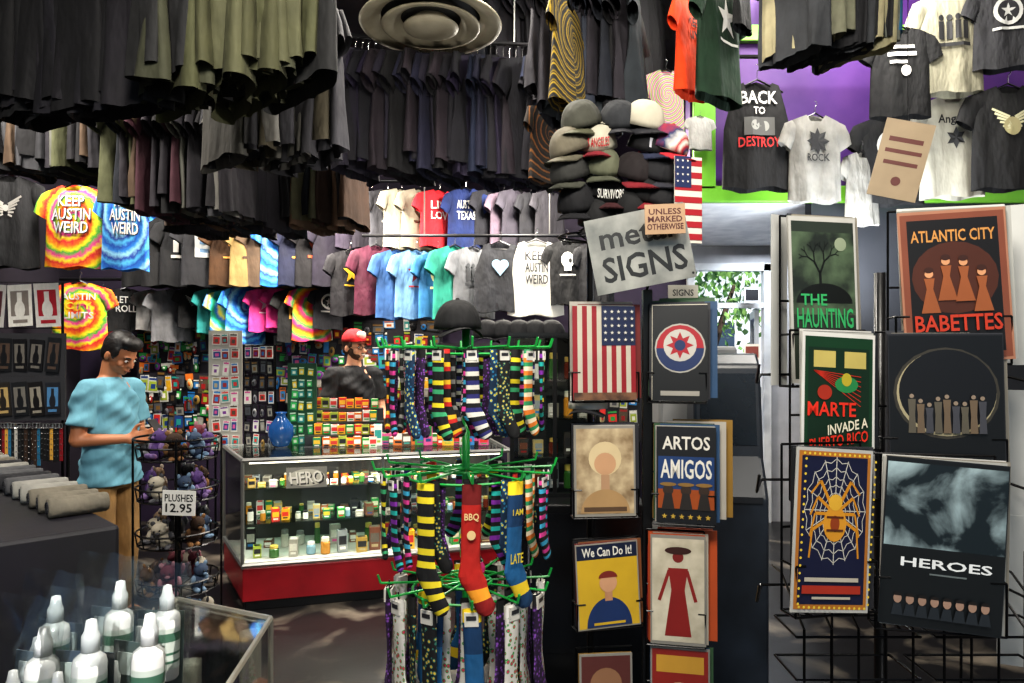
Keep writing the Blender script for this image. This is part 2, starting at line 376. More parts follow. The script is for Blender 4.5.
RB=tiedye('rainbow',['#d81e2c','#f07818','#f6dc20','#38a838','#e83090','#f6dc20'],1,5.5)
BT=tiedye('blue',['#1a4fb0','#2f86d8','#9cd8f0','#2038a0','#58b8e8'],2,6)
GT=tiedye('green',['#2aa868','#40c8c0','#f0e040','#2878c8'],1,6)
OT=tiedye('orange',['#e85020','#f0b020','#38a050','#d02880'],1,7)
def kaw(a,c='#f4f2ee',): 
    for dx,cc in((.02,'#18181a'),(0,c)): a.text('KEEP',dx,.33-dx,.24,cc,.62); a.text('AUSTIN',dx,.03-dx,.26,cc,.95); a.text('WEIRD',dx,-.27-dx,.26,cc,.84)
def words(*ls):
    def f(a):
        n=len(ls)
        for i,(t,c) in enumerate(ls): a.text(t,0,.4-.8*(i+.5)/n+.0,.62/n,c,.85)
    return f
def motif(kind,c1,c2='#e8e4da'):
    def f(a):
        if kind=='disc': a.disc(0,.05,.38,c1); a.disc(0,.05,.28,c2); a.star(0,.05,.2,c1); a.rect(0,-.42,.8,.07,c1,sub=4)
        if kind=='skull':
            a.disc(0,.12,.28,c1); a.rect(0,-.16,.3,.2,c1,sub=3); a.disc(-.11,.1,.075,c2); a.disc(.11,.1,.075,c2)
            a.poly([(-.03,-.04),(.03,-.04),(0,.03)],c2)
            for x in(-.07,0,.07): a.rect(x,-.2,.015,.1,c2)
            a.rect(0,-.4,.7,.05,c1,0,4)
        if kind=='box': a.rect(0,0,.75,.85,c1,sub=5); a.rect(0,.12,.6,.4,c2,sub=5); a.rect(0,-.25,.6,.1,c2,sub=5)
        if kind=='heart': a.disc(-.12,.1,.15,c1); a.disc(.12,.1,.15,c1); a.poly([(-.255,.03),(0,-.28),(.255,.03),(0,.12)],c1)
        if kind=='wing':
            for i in range(6):
                for sd in(-1,1): a.line(sd*.06,.1-i*.05,sd*(.42-i*.05),.3-i*.1,.014,c1)
            a.disc(0,0,.08,c1)
        if kind=='star': a.star(0,.05,.4,c1); a.rect(0,-.4,.7,.05,c1,sub=4)
        if kind=='figs':
            for x in(-.3,-.1,.1,.3): a.disc(x,.2,.07,c1); a.rect(x,-.08,.14,.4,c1,sub=2)
            a.rect(0,-.4,.85,.08,c1,sub=4)
    return f
def disp(px,yt,yb,d,m,kind='tee',pr=None,yaw=0,label='t-shirt',group=None,seed=None,ps=(.3,.3),cz=-.27,wsc=1):
    s=int(U(0,9)) if seed is None else seed
    sc=(yb-yt)*d/F/.70
    mat=m if not isinstance(m,str) else fabric(m)
    o=shirt(at(px,yt,d),math.radians(yaw),mat,kind,s,sc,label,group); o.scale=(sc*wsc,sc,sc)
    if pr: prt(o,kind,s,pr,ps[0],ps[1],cz)
    return o
def rl(px0,px1,yt,d,off=.08): rail((xw(px0,d),d,zw(yt,d)+off),(xw(px1,d),d,zw(yt,d)+off))
W_='#e8e6e0'; B_='#101012'
rl(-10,140,182,5.5)
disp(8,172,268,5.5,'#121214','tee',motif('wing','#a8a49c',B_),15,'black t-shirt with pale print beside tie-dye shirts',wsc=.8)
disp(74,182,268,5.5,RB,'tee',kaw,0,'rainbow tie-dye t-shirt reading KEEP AUSTIN WEIRD',ps=(.37,.36),cz=-.28,wsc=.92)
disp(126,182,270,5.45,BT,'tee',kaw,14,'blue tie-dye t-shirt reading KEEP AUSTIN WEIRD',ps=(.34,.36),cz=-.28,wsc=.68)
G='shirts on the middle back rail'
rl(135,345,216,6.3)
for px,m,pr,k in [(150,'#121214',motif('disc',W_,B_),'black t-shirt with round white print'),(170,'#141416',None,'plain black t-shirt'),(188,'#1a1a1c',motif('figs','#c8c4bc'),'black t-shirt with figure print'),
    (209,'#222226',motif('box','#dcdcd8','#7898b8'),'black t-shirt with pale picture print'),(236,'#4a3018',motif('skull','#e0a048','#2a1808'),'brown t-shirt with orange skull print'),(256,'#90784a',motif('disc','#4a3020','#b09a72'),'khaki t-shirt with round brown print'),
    (272,'#5a4838',None,'plain brown t-shirt'),(288,BT,None,'blue tie-dye t-shirt'),(304,'#1b1f38',motif('star','#d8a040'),'navy t-shirt with gold star'),(322,'#141216',motif('disc','#d05028',B_),'black t-shirt with orange print'),(338,'#1a1424',None,'dark purple t-shirt')]:
    disp(px,U(213,220),287,6.3,m,'tee',pr,U(22,42),k+' on a back rail',G,ps=(.36,.36))
G='shirts on the lower back rail'
rl(60,340,288,6.42)
disp(80,280,350,5.9,RB,'tee',lambda a:(a.text('AUSTIN',0,.3,.2,W_,.9),a.text('CITY',0,.03,.2,'#f4e040',.7),a.text('LIMITS',0,-.25,.2,W_,.8)),12,'rainbow tie-dye t-shirt reading AUSTIN CITY LIMITS',ps=(.34,.34))
for px,m,pr,k in [(103,'#a01c24',motif('star',W_),'red t-shirt with white star'),(126,'#121214',words(('LET IT',W_),('ROLL',W_)),'black t-shirt with white words'),(152,'#7c7a78',None,'plain grey t-shirt'),(172,'#67676a',None,'plain grey t-shirt'),(194,'#101012',motif('wing','#b8b8b0'),'black t-shirt with winged print'),
    (213,'#2a8a88',None,'plain teal t-shirt'),(229,GT,None,'green tie-dye t-shirt'),(246,BT,None,'blue tie-dye t-shirt'),(265,'#e8489a',motif('star','#f8e0ec'),'hot pink t-shirt with star'),(281,'#d83a88',None,'plain pink t-shirt'),(297,'#141416',motif('box','#e0a848','#882818'),'black t-shirt with orange poster print'),(312,OT,None,'orange tie-dye t-shirt'),(328,'#1c1c22',motif('disc',W_,B_),'black t-shirt with round print')]:
    disp(px,U(283,289),U(322,345),6.42,m,'tee',pr,U(35,55),k+' on the lower back rail',G,ps=(.34,.34))
G='shirts on the upper centre back rail'
rl(345,560,190,6.25)
for px,m,pr,k in [(354,'#2c2434',None,'purple grey t-shirt'),(372,'#1a1420',None,'dark purple t-shirt'),(388,'#3a3a40',motif('disc','#c8c8c0','#3a3a3e'),'grey t-shirt'),(402,'#b8b2a0',motif('wing','#3a3a3a'),'cream t-shirt with dark wings'),(420,'#a49c8a',motif('disc','#5a3a2a','#b4ac9c'),'beige t-shirt with brown print')]:
    disp(px,U(187,192),250,6.25,m,'tee',pr,U(38,52),k+' on a back rail',G)
disp(440,188,248,6.2,'#c41f2c','tee',words(('LIVE',W_),('LOVE',W_)),30,'bright red t-shirt with white words',G)
disp(466,186,250,6.15,'#1a2c60','tee',words(('AUSTIN',W_),('TEXAS',W_)),8,'navy t-shirt reading AUSTIN TEXAS',G,wsc=.8)
for px,m in[(490,'#1c1c24'),(504,'#6a5a68'),(518,'#3a3640'),(534,'#1a1a20'),(550,'#28262c')]:
    disp(px,U(186,192),248,6.25,m,'tee',None,U(40,55),'muted dark t-shirt on a back rail',G)
G='shirts on the lower centre back rail'
rl(362,612,245,5.95)
for px,m,pr,k,y in [(350,'#141218',motif('star','#e8b830'),'black t-shirt with gold star',40),(376,'#4c142c',None,'plain maroon t-shirt',28),(397,'#355c90',None,'plain mid blue t-shirt',30),(416,'#6a94bc',motif('star','#a02c30'),'light blue t-shirt with red print',25),(438,'#3070a0',motif('disc','#e8d8a0','#3a8ac0'),'sky blue t-shirt with pale print',30),(455,'#2a8c78',None,'plain sea green t-shirt',30),(474,'#74767a',motif('figs','#44464a'),'grey t-shirt with figures',25)]:
    disp(px,U(243,250),U(315,322),5.95,m,'tee',pr,y,k+' on a back rail',G,wsc=.85)
disp(500,240,312,5.8,'#2a2b30','tank',motif('heart','#9fc4dc'),5,'charcoal tank top with pale blue heart',G)
disp(536,238,316,5.8,'#bcbab2','tank',words(('KEEP','#333338'),('AUSTIN','#333338'),('WEIRD','#333338')),5,'white tank top with black lettering',G,ps=(.24,.4))
disp(567,238,305,5.8,'#101012','tee',motif('skull',W_,B_),5,'black t-shirt with white skull print',G,wsc=.8)
disp(596,240,305,5.8,'#141418','tee',motif('wing',W_),5,'black t-shirt with white winged print',G,wsc=.8)
disp(757,78,190,4.55,'#101012','tank',lambda a:(a.text('BACK',0,.36,.22,W_,.85),a.text('TO',0,.14,.12,W_),a.rect(0,-.12,.7,.3,'#5a5a58',sub=4),a.disc(-.1,-.1,.1,'#9a9a94'),a.disc(.12,-.12,.1,'#9a9a94'),a.text('DESTROY',0,-.38,.17,'#c82828',.95)),0,'black tank top reading BACK hung on the purple bulkhead',ps=(.32,.38),wsc=.85)
disp(815,112,202,4.5,'#8a8882','tee',lambda a:(a.star(0,.1,.36,'#2a2a2c',8,.6),a.text('ROCK',0,-.32,.2,'#2a2a2c',.7)),6,'light grey t-shirt with dark printed emblem',wsc=.85)
disp(862,150,225,4.6,'#8e8c86','tee',None,20,'off-white t-shirt by the entrance',wsc=.8)
disp(900,25,118,4.3,'#0f0f11','tee',lambda a:(a.rect(0,.3,.7,.08,W_,sub=3),a.rect(0,.12,.8,.1,W_,sub=3),a.rect(-.1,-.08,.5,.08,W_,sub=3),a.disc(.1,-.3,.14,W_)),-8,'black t-shirt with white graphic print',wsc=.85)
disp(950,-12,95,4.3,'#96927e','tee',motif('figs','#28282a'),-6,'cream t-shirt with dark figure print',wsc=.8)
disp(952,92,198,4.45,'#a8a598','tee',lambda a:(a.text('Angeles',0,.25,.25,'#222224',.9),a.star(0,-.15,.25,'#2a2a2c',6,.5)),-4,'cream t-shirt with gothic Angeles lettering',wsc=.8)
disp(1008,82,190,4.25,'#101012','tee',lambda a:(motif('wing','#c8c4a0')(a),a.disc(0,-.1,.2,'#a8a078')),-6,'black t-shirt with pale winged print',wsc=.9)
disp(1006,-20,70,4.2,'#1e1e22','tee',motif('disc','#b8b8b4','#1e1e22'),-15,'charcoal t-shirt with round print',wsc=.9)
disp(890,112,205,4.6,'#141416','tee',motif('disc','#d0cec8',B_),-10,'black t-shirt with white round print',wsc=.9)
rl(735,1040,75,4.6,.12)
disp(690,-5,96,3.9,'#f04a18','tee',lambda a:(a.text('KEEP',0,.2,.2,B_,.7),a.text('LIVE',0,-.1,.2,B_,.7)),48,'bright orange t-shirt above the cap tower',wsc=.8)
disp(720,-25,102,3.75,'#1a3422','tee',motif('star',W_),42,'dark green t-shirt with white star',wsc=.8)
disp(742,-40,30,3.7,'#121214','tee',None,50,'black t-shirt hanging near the entrance',wsc=.8)
disp(666,68,135,4.6,tiedye('multi',['#a8a4a0','#c84050','#3078a0','#c0a040','#308050'],3,24),'tee',None,10,'multicoloured patterned t-shirt above the caps',wsc=.8)
disp(568,-2,112,3.3,tiedye('wasp',['#121214','#a88a1c','#141414','#1a1a1a','#121214','#806818'],5,22),'tee',None,66,'black shirt with yellow abstract pattern')
disp(546,105,185,4.0,tiedye('amber',['#121214','#805020','#141414','#2a2018','#121214'],4,16),'tee',None,56,'black t-shirt with amber pattern')
rl(540,770,-5,3.8,.1)
disp(700,115,150,4.7,'#a8a8a4','tee',None,10,'small white t-shirt by the green post')
# ================================================================ air diffuser
df=empty('air_diffuser',at(431,26,4.0)); dm=noisy('dusty_enamel','#8e8774','#b8b09a',5,.5,.3,.7,.05)
mb=MB(); mb.lathe([(.28,.045),(.285,.035),(.34,.012),(.375,.0),(.40,-.004),(.405,.004),(.40,.012),(.34,.028),(.30,.05)],dm,48,cap=False); mb.make('outer_cone',df,smooth=True)
mb=MB(); mb.lathe([(.17,.04),(.175,.03),(.23,-.002),(.265,-.012),(.28,-.012),(.282,-.004),(.23,.012),(.19,.045)],dm,48,cap=False); mb.make('middle_cone',df,smooth=True)
mb=MB(); mb.lathe([(.0,-.035),(.06,-.034),(.12,-.028),(.155,-.016),(.158,-.008),(.10,.04),(.0,.04)],dm,40); mb.make('centre_disc',df,smooth=True)
mb=MB(); mb.cyl((0,0,.05),(0,0,CEIL-df.location.z),.30,paint('#2a2926',.6),seg=32); mb.cyl((0,.0,.0),(.0,0,.1),.015,dm); mb.make('duct',df,smooth=True)
tag(df,'round cream ceiling air diffuser with concentric cones','air vent')
# ================================================================ glass counter
A=Vector((-1.69,4.39,0)); B=Vector((-.02,4.87,0)); A2=Vector((-2.09,5.08,0)); B2=Vector((-.19,5.55,0))
def cp(s,t,z):
    p=A.lerp(B,s); q=A2.lerp(B2,s); r=p.lerp(q,t); return Vector((r.x,r.y,z))
cn=empty('display_counter',(0,0,0))
def q4(mg): return [cp(mg,mg*2,0),cp(1-mg,mg*2,0),cp(1-mg,1-mg*2,0),cp(mg,1-mg*2,0)]
red=noisy('red_laminate','#7a1019','#9a1a24',4,.35,.3,.7,.02)
mb=MB(); mb.prism(q4(.01),.0,.06,BLK); mb.prism(q4(0),.06,.27,red); mb.make('base',cn,bevel=.004)
mb=MB()
for z in(.29,.95):
    mb.wire([cp(0,0,z),cp(1,0,z),cp(1,1,z),cp(0,1,z)],.016,STEEL,6,True)
for s,t in((0,0),(1,0),(0,1),(1,1),(.5,0)): mb.wire([cp(s,t,.27),cp(s,t,.95)],.012,STEEL,6)
mb.make('metal_frame',cn)
for nm,(a,b) in (('front_glass',((0,0),(1,0))),('side_glass',((0,0),(0,1)))):
    mb=MB(); p,q=cp(a[0],a[1],.3),cp(b[0],b[1],.3); mb.add([p,q,q+Vector((0,0,.64)),p+Vector((0,0,.64))],[(0,1,2,3)],GLASS); mb.make(nm,cn)
mb=MB(); mb.prism(q4(.0),.952,.962,GLASS); mb.make('top_glass',cn)
mb=MB(); mb.prism(q4(.012),.27,.275,paint('#c9c6bd',.6)); mb.make('deck',cn)
mb=MB(); p,q=cp(0.01,.97,.27),cp(.99,.97,.27); mb.add([p,q,q+Vector((0,0,.66)),p+Vector((0,0,.66))],[(0,1,2,3)],paint('#4a4742',.6)); mb.make('back_panel',cn)
for z in(.50,.73):
    mb=MB(); mb.prism([cp(.01,.25,0),cp(.99,.25,0),cp(.99,.95,0),cp(.01,.95,0)],z,z+.006,glassmat('shelf_glass',.12,(.85,.95,.92,1))); mb.make('shelf',cn)
tag(cn,'glass display counter with red laminate base and steel frame','display counter')
mb=MB(); mb.wire([cp(.03,.1,.925),cp(.97,.1,.925)],.01,paint('#fff4e0',.4,0,.5,3)); o=mb.make('light_tube',cn)
la=bpy.data.lights.new('counter_light','AREA'); la.shape='RECTANGLE'; la.size=1.5; la.size_y=.05; la.energy=12; la.color=(1,.93,.82)
lo=bpy.data.objects.new('counter_light',la); COL.objects.link(lo); lo.location=cp(.5,.2,.91); lo.rotation_euler=(0,0,math.radians(16)); lo.parent=cn
st,a=flat('sticker',0,0,1,1,1,pos=cp(.22,-.03,.83),size=(.25,.13),yaw=math.radians(16),board='#d9d4c8',th=.002)
a.rect(0,0,1,1,'#8a8880'); a.disc(0,0,.46,'#c8c4b4',.42); a.text('HERO',0.015,-.04,.62,'#1a1a1c',.84,.06); a.text('HERO',-.01,.02,.58,'#f0ece0',.8,.06); fin(a); tag(st,'pale graffiti-lettered sticker on the counter glass','sticker')
PAL=['#d8342c','#f0b828','#2f7fc0','#35a04a','#e8e4da','#1c1c20','#e07828','#7a3a90','#d85a9a','#30a098','#b8a880','#9a2020','#284888','#a8b840','#f4f0e8','#5a4a3a']
MUTP=['#c8c4b8','#a8a498','#e8e4da','#6a6258','#3a3632','#b89848','#8a8a88','#d8d4c8','#5a6a50','#7a4a34','#c8b070','#26262a','#9aa0a0']
def card_mesh(c1,c2,c3):
    mb=MB(); mb.box((0,0,0),(1,.06,1),paint(c1,.4))
    mb.box((0,-.035,-.08),(.78,.02,.62),paint(c2,.4)); mb.box((0,-.035,.38),(.8,.02,.12),paint(c3,.4)); mb.box((0,-.04,-.1),(.4,.03,.3),paint(c3,.35)); mb.cyl((0,-.035,.46),(0,-.045,.46),.035,BLK,seg=8)
    return mb.mesh('display_card')
def blob_mesh(c1,c2):
    mb=MB(); mb.box((0,0,.3),(.8,.05,.4),paint(c1,.4)); mb.sph((0,-.08,-.15),(.34,.12,.34),paint(c2,.3),12,8); mb.sph((0,-.16,-.12),(.16,.1,.16),paint(c1,.3),10,6); mb.cyl((0,0,.1),(0,0,-.3),.05,paint(c1,.4)); return mb.mesh('novelty')
CARDS=[card_mesh(random.choice(['#d2d0ca','#1a1a1e',random.choice(PAL),random.choice(PAL)]),random.choice(PAL),random.choice(PAL)) for _ in range(26)]+[blob_mesh(random.choice(PAL),random.choice(PAL)) for _ in range(10)]
WCARDS=[card_mesh('#e4e2da',random.choice(PAL),random.choice(PAL)) for _ in range(10)]
DCARDS=[card_mesh('#19191c',random.choice(['#8a8880','#98948a','#6a2a20','#a08040','#55585e']),random.choice(['#a8a49c','#4a4a4e','#806030'])) for _ in range(8)]+[blob_mesh('#2a2a2e',c) for c in('#8a8a8e','#a08040','#5a5a60')]
def box_mesh(c1,c2,c3):
    mb=MB(); mb.box((0,0,.5),(1,1,1),paint(c1,.4)); mb.box((0,-.505,.55),(.8,.02,.4),paint(c2,.4)); mb.box((0,-.51,.2),(.6,.02,.12),paint(c3,.4)); mb.box((0,0,1.005),(.7,.7,.02),paint(c2,.4)); return mb.mesh('carton')
BOXES=[box_mesh(random.choice(PAL),random.choice(PAL),random.choice(PAL)) for _ in range(24)]
BRI=[box_mesh(a_,b_,c_) for a_,b_,c_ in(('#d8342c','#f0c030','#f4f0e8'),('#f0b828','#d8342c','#1c1c20'),('#35a04a','#f0e8c8','#d8342c'),('#e07828','#f4f0e8','#1c1c20'),('#e8e4da','#d8342c','#35a04a'),('#a8b840','#1c1c20','#f4f0e8'),('#2a8a5a','#f0c030','#f4f0e8'))]
MBOX=[box_mesh(random.choice(MUTP),random.choice(MUTP),random.choice(PAL)) for _ in range(20)]
def jar_mesh(c1,c2):
    mb=MB(); mb.lathe([(.42,0),(.5,.04),(.5,.68),(.38,.78),(.36,.8)],paint(c1,.2),14); mb.lathe([(.42,.78),(.42,1),(.38,1.02)],paint(c2,.3),14); return mb.mesh('jar',False)
JARS=[jar_mesh(a_,b_) for a_,b_ in(('#c88a30','#e8e0c8'),('#3a6a30','#d8c060'),('#e8e4da','#222222'),('#6a2a1c','#c0a050'),('#8ab0c0','#e8e8e8'),('#c8c4b8','#8a8a88'))]
for z,rows_,h,n in((.278,(.28,.62),.15,15),(.508,(.35,.65),.085,24),(.738,(.32,.6),.06,26)):
    for t in rows_:
        for i in range(n):
            s=.04+.92*(i+.5)/n+U(-.008,.008); p=cp(s,t+U(-.03,.03),z)
            if R()<.68:
                w=U(.045,1.3/n); o=inst('carton',random.choice(MBOX if R()<.7 else BRI),p,(0,0,math.radians(16+U(-8,8))),(w,U(.05,.09),h*U(.3,1.05))); tag(o,'small printed carton standing inside the glass counter','carton','goods inside the glass counter')
            else:
                w=U(.035,1.0/n); o=inst('jar',random.choice(JARS),p,(0,0,U(0,3)),(w,w,h*U(.5,.95))); tag(o,'small lidded jar inside the glass counter','jar','goods inside the glass counter')
def cardgrid(px0,px1,py0,py1,d,nc,nr,meshes,name,label,cat,group,yaw=0,fill=.86,board=None,blabel='wire display rack holding small packaged goods',skip=.04,off=0,bz=None,jit=.008,sz=(.7,1.05)):
    w=(px1-px0)*d/F/nc; h=(py1-py0)*d/F/nr; c=at((px0+px1)/2,(py0+py1)/2,d); Rm=Matrix.Rotation(yaw,3,'Z')
    W2=w*nc/2; H2=h*nr/2
    if board is not None:
        mb=MB()
        if board=='wire':
            for i in range(nc+1): mb.wire([(-W2+i*w,.02,-H2),(-W2+i*w,.02,H2)],.003,WIRE,4)
            for j in range(nr+1): mb.wire([(-W2,.02,-H2+j*h),(W2,.02,-H2+j*h)],.003,WIRE,4)
        else: mb.box((0,.03,0),(W2*2+.04,.02,H2*2+.04),paint(board,.6))
        for i in(-1,1): mb.cyl((i*W2,.03,H2),(i*W2,.03,(bz if bz is not None else 0)-c.z),.01,WIRE,seg=6)
        o=mb.make('merchandise_rack',loc=c,rot=(0,0,yaw)); tag(o,blabel,'display rack')
    for j in range(nr):
        for i in range(nc):
            if R()<skip: continue
            p=c+Rm@Vector((-W2+(i+.5)*w+U(-jit,jit),.014,-H2+(j+.5)*h+U(-jit,jit)))
            o=inst(name,random.choice(meshes),p,(U(-.05,.03),U(-.1,.1),yaw+U(-.1,.1)),(w*fill*U(*sz),.1,h*fill*U(*sz)))
            tag(o,label,cat,group)
cardgrid(212,238,333,448,5.15,3,8,WCARDS,'sticker_card','white-backed sticker card hanging on a counter rack','card','cards on the white counter rack',.25,.95,'#b8b4aa',bz=.965)
cardgrid(242,274,345,448,5.05,4,7,WCARDS+DCARDS,'sticker_card','small printed card hanging on a counter rack','card','cards on the white counter rack',-.15,.9,'wire',bz=.965)
cardgrid(290,313,366,446,5.1,3,7,[card_mesh('#1c6a44',c,'#d8e8d0') for c in('#40c060','#f0d040','#2f9090')],'lighter_card','green-backed lighter card on counter stand','card','cards on the green counter stand',.1,.92,'#1a4a2e','dark green counter stand for lighters',bz=.965)
for j,(y0,dd) in enumerate(((399,5.35),(412,5.25),(425,5.12),(438,5.02))):
    for i in range(8):
        px=318+i*8+U(-1,1); z=zw(y0+9,dd)
        o=inst('carton',random.choice(BRI),(xw(px,dd),dd,z),(0,0,.2),(.055,.05,U(.06,.085))); tag(o,'bright small carton on the stepped counter display','carton','cartons on the stepped counter display')
sd=empty('counter_stand',(xw(347,5.2),5.15,.965),(0,0,.2))
mb=MB()
for j,(y0,dd) in enumerate(((399,5.35),(412,5.25),(425,5.12),(438,5.02))):
    z=zw(y0+9,dd); mb.box((0,dd-5.15,(z-.965)/2-.002),(.56,.1,max(.01,z-.965-.004)),paint('#2c2c30',.4))
mb.make('steps',sd); tag(sd,'black stepped counter stand filled with cartons','display stand')
for i in range(16):
    px=378+i*7; dd=5.05; o=inst('carton',random.choice(BOXES+BRI),(xw(px,dd),dd+U(0,.08),.965),(0,0,U(-.2,.4)),(U(.05,.09),.07,U(.05,.2))); tag(o,'small carton standing on the glass counter top','carton','cartons on the counter top')
vm=MB(); vm.lathe([(.05,0),(.07,.01),(.105,.09),(.10,.16),(.05,.22),(.035,.25),(.05,.27),(.045,.27),(.03,.25)],paint('#1f4a80',.15),24)
o=vm.make('vase',loc=(xw(281,4.98),4.98,.965),smooth=True); o.scale=(.85,.85,.9); tag(o,'glossy blue bulbous vase on the glass counter','vase')
cardgrid(138,206,322,372,6.55,10,5,CARDS,'novelty_card','colourful small packaged novelty on the back wall','novelty','novelties on the back wall',0,1.1,'#241f2a','dark pegboard full of small packaged novelties',skip=.02,jit=.03,sz=(.6,1.4))
cardgrid(138,214,376,452,6.1,10,6,CARDS+DCARDS,'novelty_card','colourful small packaged novelty on a rack','novelty','novelties on the low back rack',0,1.1,'#201c24','dark pegboard full of small packaged novelties',skip=.02,jit=.03,sz=(.6,1.4))
cardgrid(276,345,330,400,6.6,9,6,CARDS+DCARDS,'novelty_card','colourful small packaged novelty behind the cashier','novelty','novelties behind the cashier',0,1.1,'#241f2a','dark pegboard full of small packaged novelties',skip=.02,jit=.03,sz=(.6,1.4))
cardgrid(352,440,322,400,6.7,9,7,DCARDS+CARDS,'novelty_card','small packaged novelty on the back wall','novelty','novelties on the centre back wall',0,1.1,'#1a161f','dark pegboard full of small packaged novelties',skip=.02,jit=.03,sz=(.6,1.4))
cardgrid(440,500,345,440,6.4,7,7,DCARDS,'jewellery_card','dark packaged jewellery card on the back wall','card','jewellery cards on the back wall',0,1,'#1a181e','black pegboard with jewellery cards',jit=.015)
cardgrid(575,640,320,440,6.5,6,8,DCARDS+CARDS,'souvenir_card','small packaged souvenir card behind the sign rack','card','souvenir cards behind the sign rack',0,1,'#1a181e','black pegboard with souvenir cards',jit=.015)
def tile(c1,c2):
    mb=MB(); mb.box((0,0,0),(1,.05,1),paint(c1,.35)); mb.box((0,-.03,.05),(.75,.02,.6),paint(c2,.4)); mb.poly=None; mb.cyl((0,-.035,-.1),(0,-.045,-.1),.22,paint(c1,.3),seg=12); mb.box((0,-.038,.16),(.2,.02,.3),paint(c1,.3)); mb.box((0,-.035,-.38),(.6,.02,.08),paint(c2,.4)); return mb.mesh('picture_tile')
T1=[tile('#e4e0da','#b02030'),tile('#dcd8d0','#c84838'),tile('#c8c4c0','#5a2a34'),tile('#ece8e0','#8a8078')]
T2=[tile('#18181a','#6a6660'),tile('#1c1a1a','#8a8478'),tile('#141416','#4a3a30'),tile('#2a2622','#a89060'),tile('#1c1a22','#b04030'),tile('#22242a','#4a78a0')]
cardgrid(-20,58,282,328,4.9,3,1,T1,'art_print','white print with red artwork on the wall rack','print','red and white prints on the wall rack',.1,.96,'wire','black wire wall rack holding prints',skip=0,jit=.004,sz=(.9,1))
cardgrid(-20,58,336,374,4.8,5,1,T2,'belt_buckle_box','black boxed belt buckle on the wall rack','belt buckle','boxed buckles on the wall rack',.1,.92,'#2b2b2f','dark slat shelf of boxed buckles',skip=0,jit=.004,sz=(.9,1))
cardgrid(-20,58,380,418,4.8,5,1,T2,'belt_buckle_box','black boxed belt buckle on the wall rack','belt buckle','boxed buckles on the wall rack',.1,.92,'#2b2b2f','dark slat shelf of boxed buckles',skip=0,jit=.004,sz=(.9,1))
bme=[]
for c in('#1a1a1a','#a8a49c','#8a1c24','#3a2a20','#c89840','#1a1a1a','#2a6a8a'):
    m2=MB(); m2.rings([[(-.011,-.003,0),(.011,-.003,0),(.011,.003,0),(-.011,.003,0)],[(-.011,-.003,-.24),(.011,-.003,-.24),(.011,.003,-.24),(-.011,.003,-.24)]],paint(c,.5)); m2.wire([(-.014,-.006,0),(.014,-.006,0),(.014,-.006,.03),(-.014,-.006,.03)],.003,CHROME,5,True)
    for k in range(5): m2.sph((0,-.004,-.04-.04*k),(.004,.003,.004),CHROME,6,4)
    bme.append(m2.mesh('strap'))
for i in range(22):
    px=-6+i*3.2; d=4.6
    o=inst('wristband',random.choice(bme),at(px,428,d),(0,0,U(-.4,.4)),(1,1,U(.85,1.1))); tag(o,'studded wrist strap hanging from a wall bar','wristband','wrist straps on the wall bar')
mb=MB(); mb.wire([at(-12,424,4.6),at(68,424,4.6)],.008,WIRE); mb.wire([at(68,424,4.6),(xw(68,4.6),4.6,0)],.012,WIRE); mb.wire([at(-12,424,4.6),(xw(-12,4.6),4.6,0)],.012,WIRE); tag(mb.make('hanging_bar'),'black metal bar rack holding wrist straps','display rack')
# ================================================================ people
def remesh(mb,name,mat,vox,it,parent):
    me=mb.mesh(name); me.materials.clear(); me.materials.append(mat)
    t=bpy.data.objects.new(name,me); COL.objects.link(t)
    r=t.modifiers.new('r','REMESH'); r.mode='VOXEL'; r.voxel_size=vox; r.use_smooth_shade=True
    s=t.modifiers.new('s','SMOOTH'); s.iterations=it; s.factor=.5
    m2=bpy.data.meshes.new_from_object(t.evaluated_get(bpy.context.evaluated_depsgraph_get()))
    bpy.data.objects.remove(t)
    m2.materials.clear(); m2.materials.append(mat)
    o=bpy.data.objects.new(name,m2); COL.objects.link(o); o.parent=parent; return o
def limb(mb,p0,r0,p1,r1,M=None):
    mb.cyl(p0,p1,r0,WHITE,r1,14,M=M); mb.sph(p0,r0,WHITE,14,8,M=M); mb.sph(p1,r1,WHITE,14,8,M=M)
def hand(mb,w,dr,sd,curl):
    w=Vector(w); dr=Vector(dr).normalized(); sd=Vector(sd); sd=(sd-dr*sd.dot(dr)).normalized(); n=dr.cross(sd)
    for o in(-.028,-.01,.01,.028): limb(mb,w+sd*o*.6,.015,w+dr*.085+sd*o,.012)
    for i,L in enumerate((.072,.08,.075,.058)):
        b=w+dr*.085+sd*(.030-.020*i); d1=(dr*math.cos(curl*.6)+n*math.sin(curl*.6)); d2=(dr*math.cos(curl*1.6)+n*math.sin(curl*1.6))
        m=b+d1*L*.5; limb(mb,b,.0095,m,.009); limb(mb,m,.009,m+d2*L*.5,.0075)
    b=w+dr*.025+sd*.03; m=b+(dr*.6+sd*.75+n*.25).normalized()*.045; limb(mb,b,.013,m,.011); limb(mb,m,.011,m+(dr*.85+sd*.1+n*.4).normalized()*.032,.009)
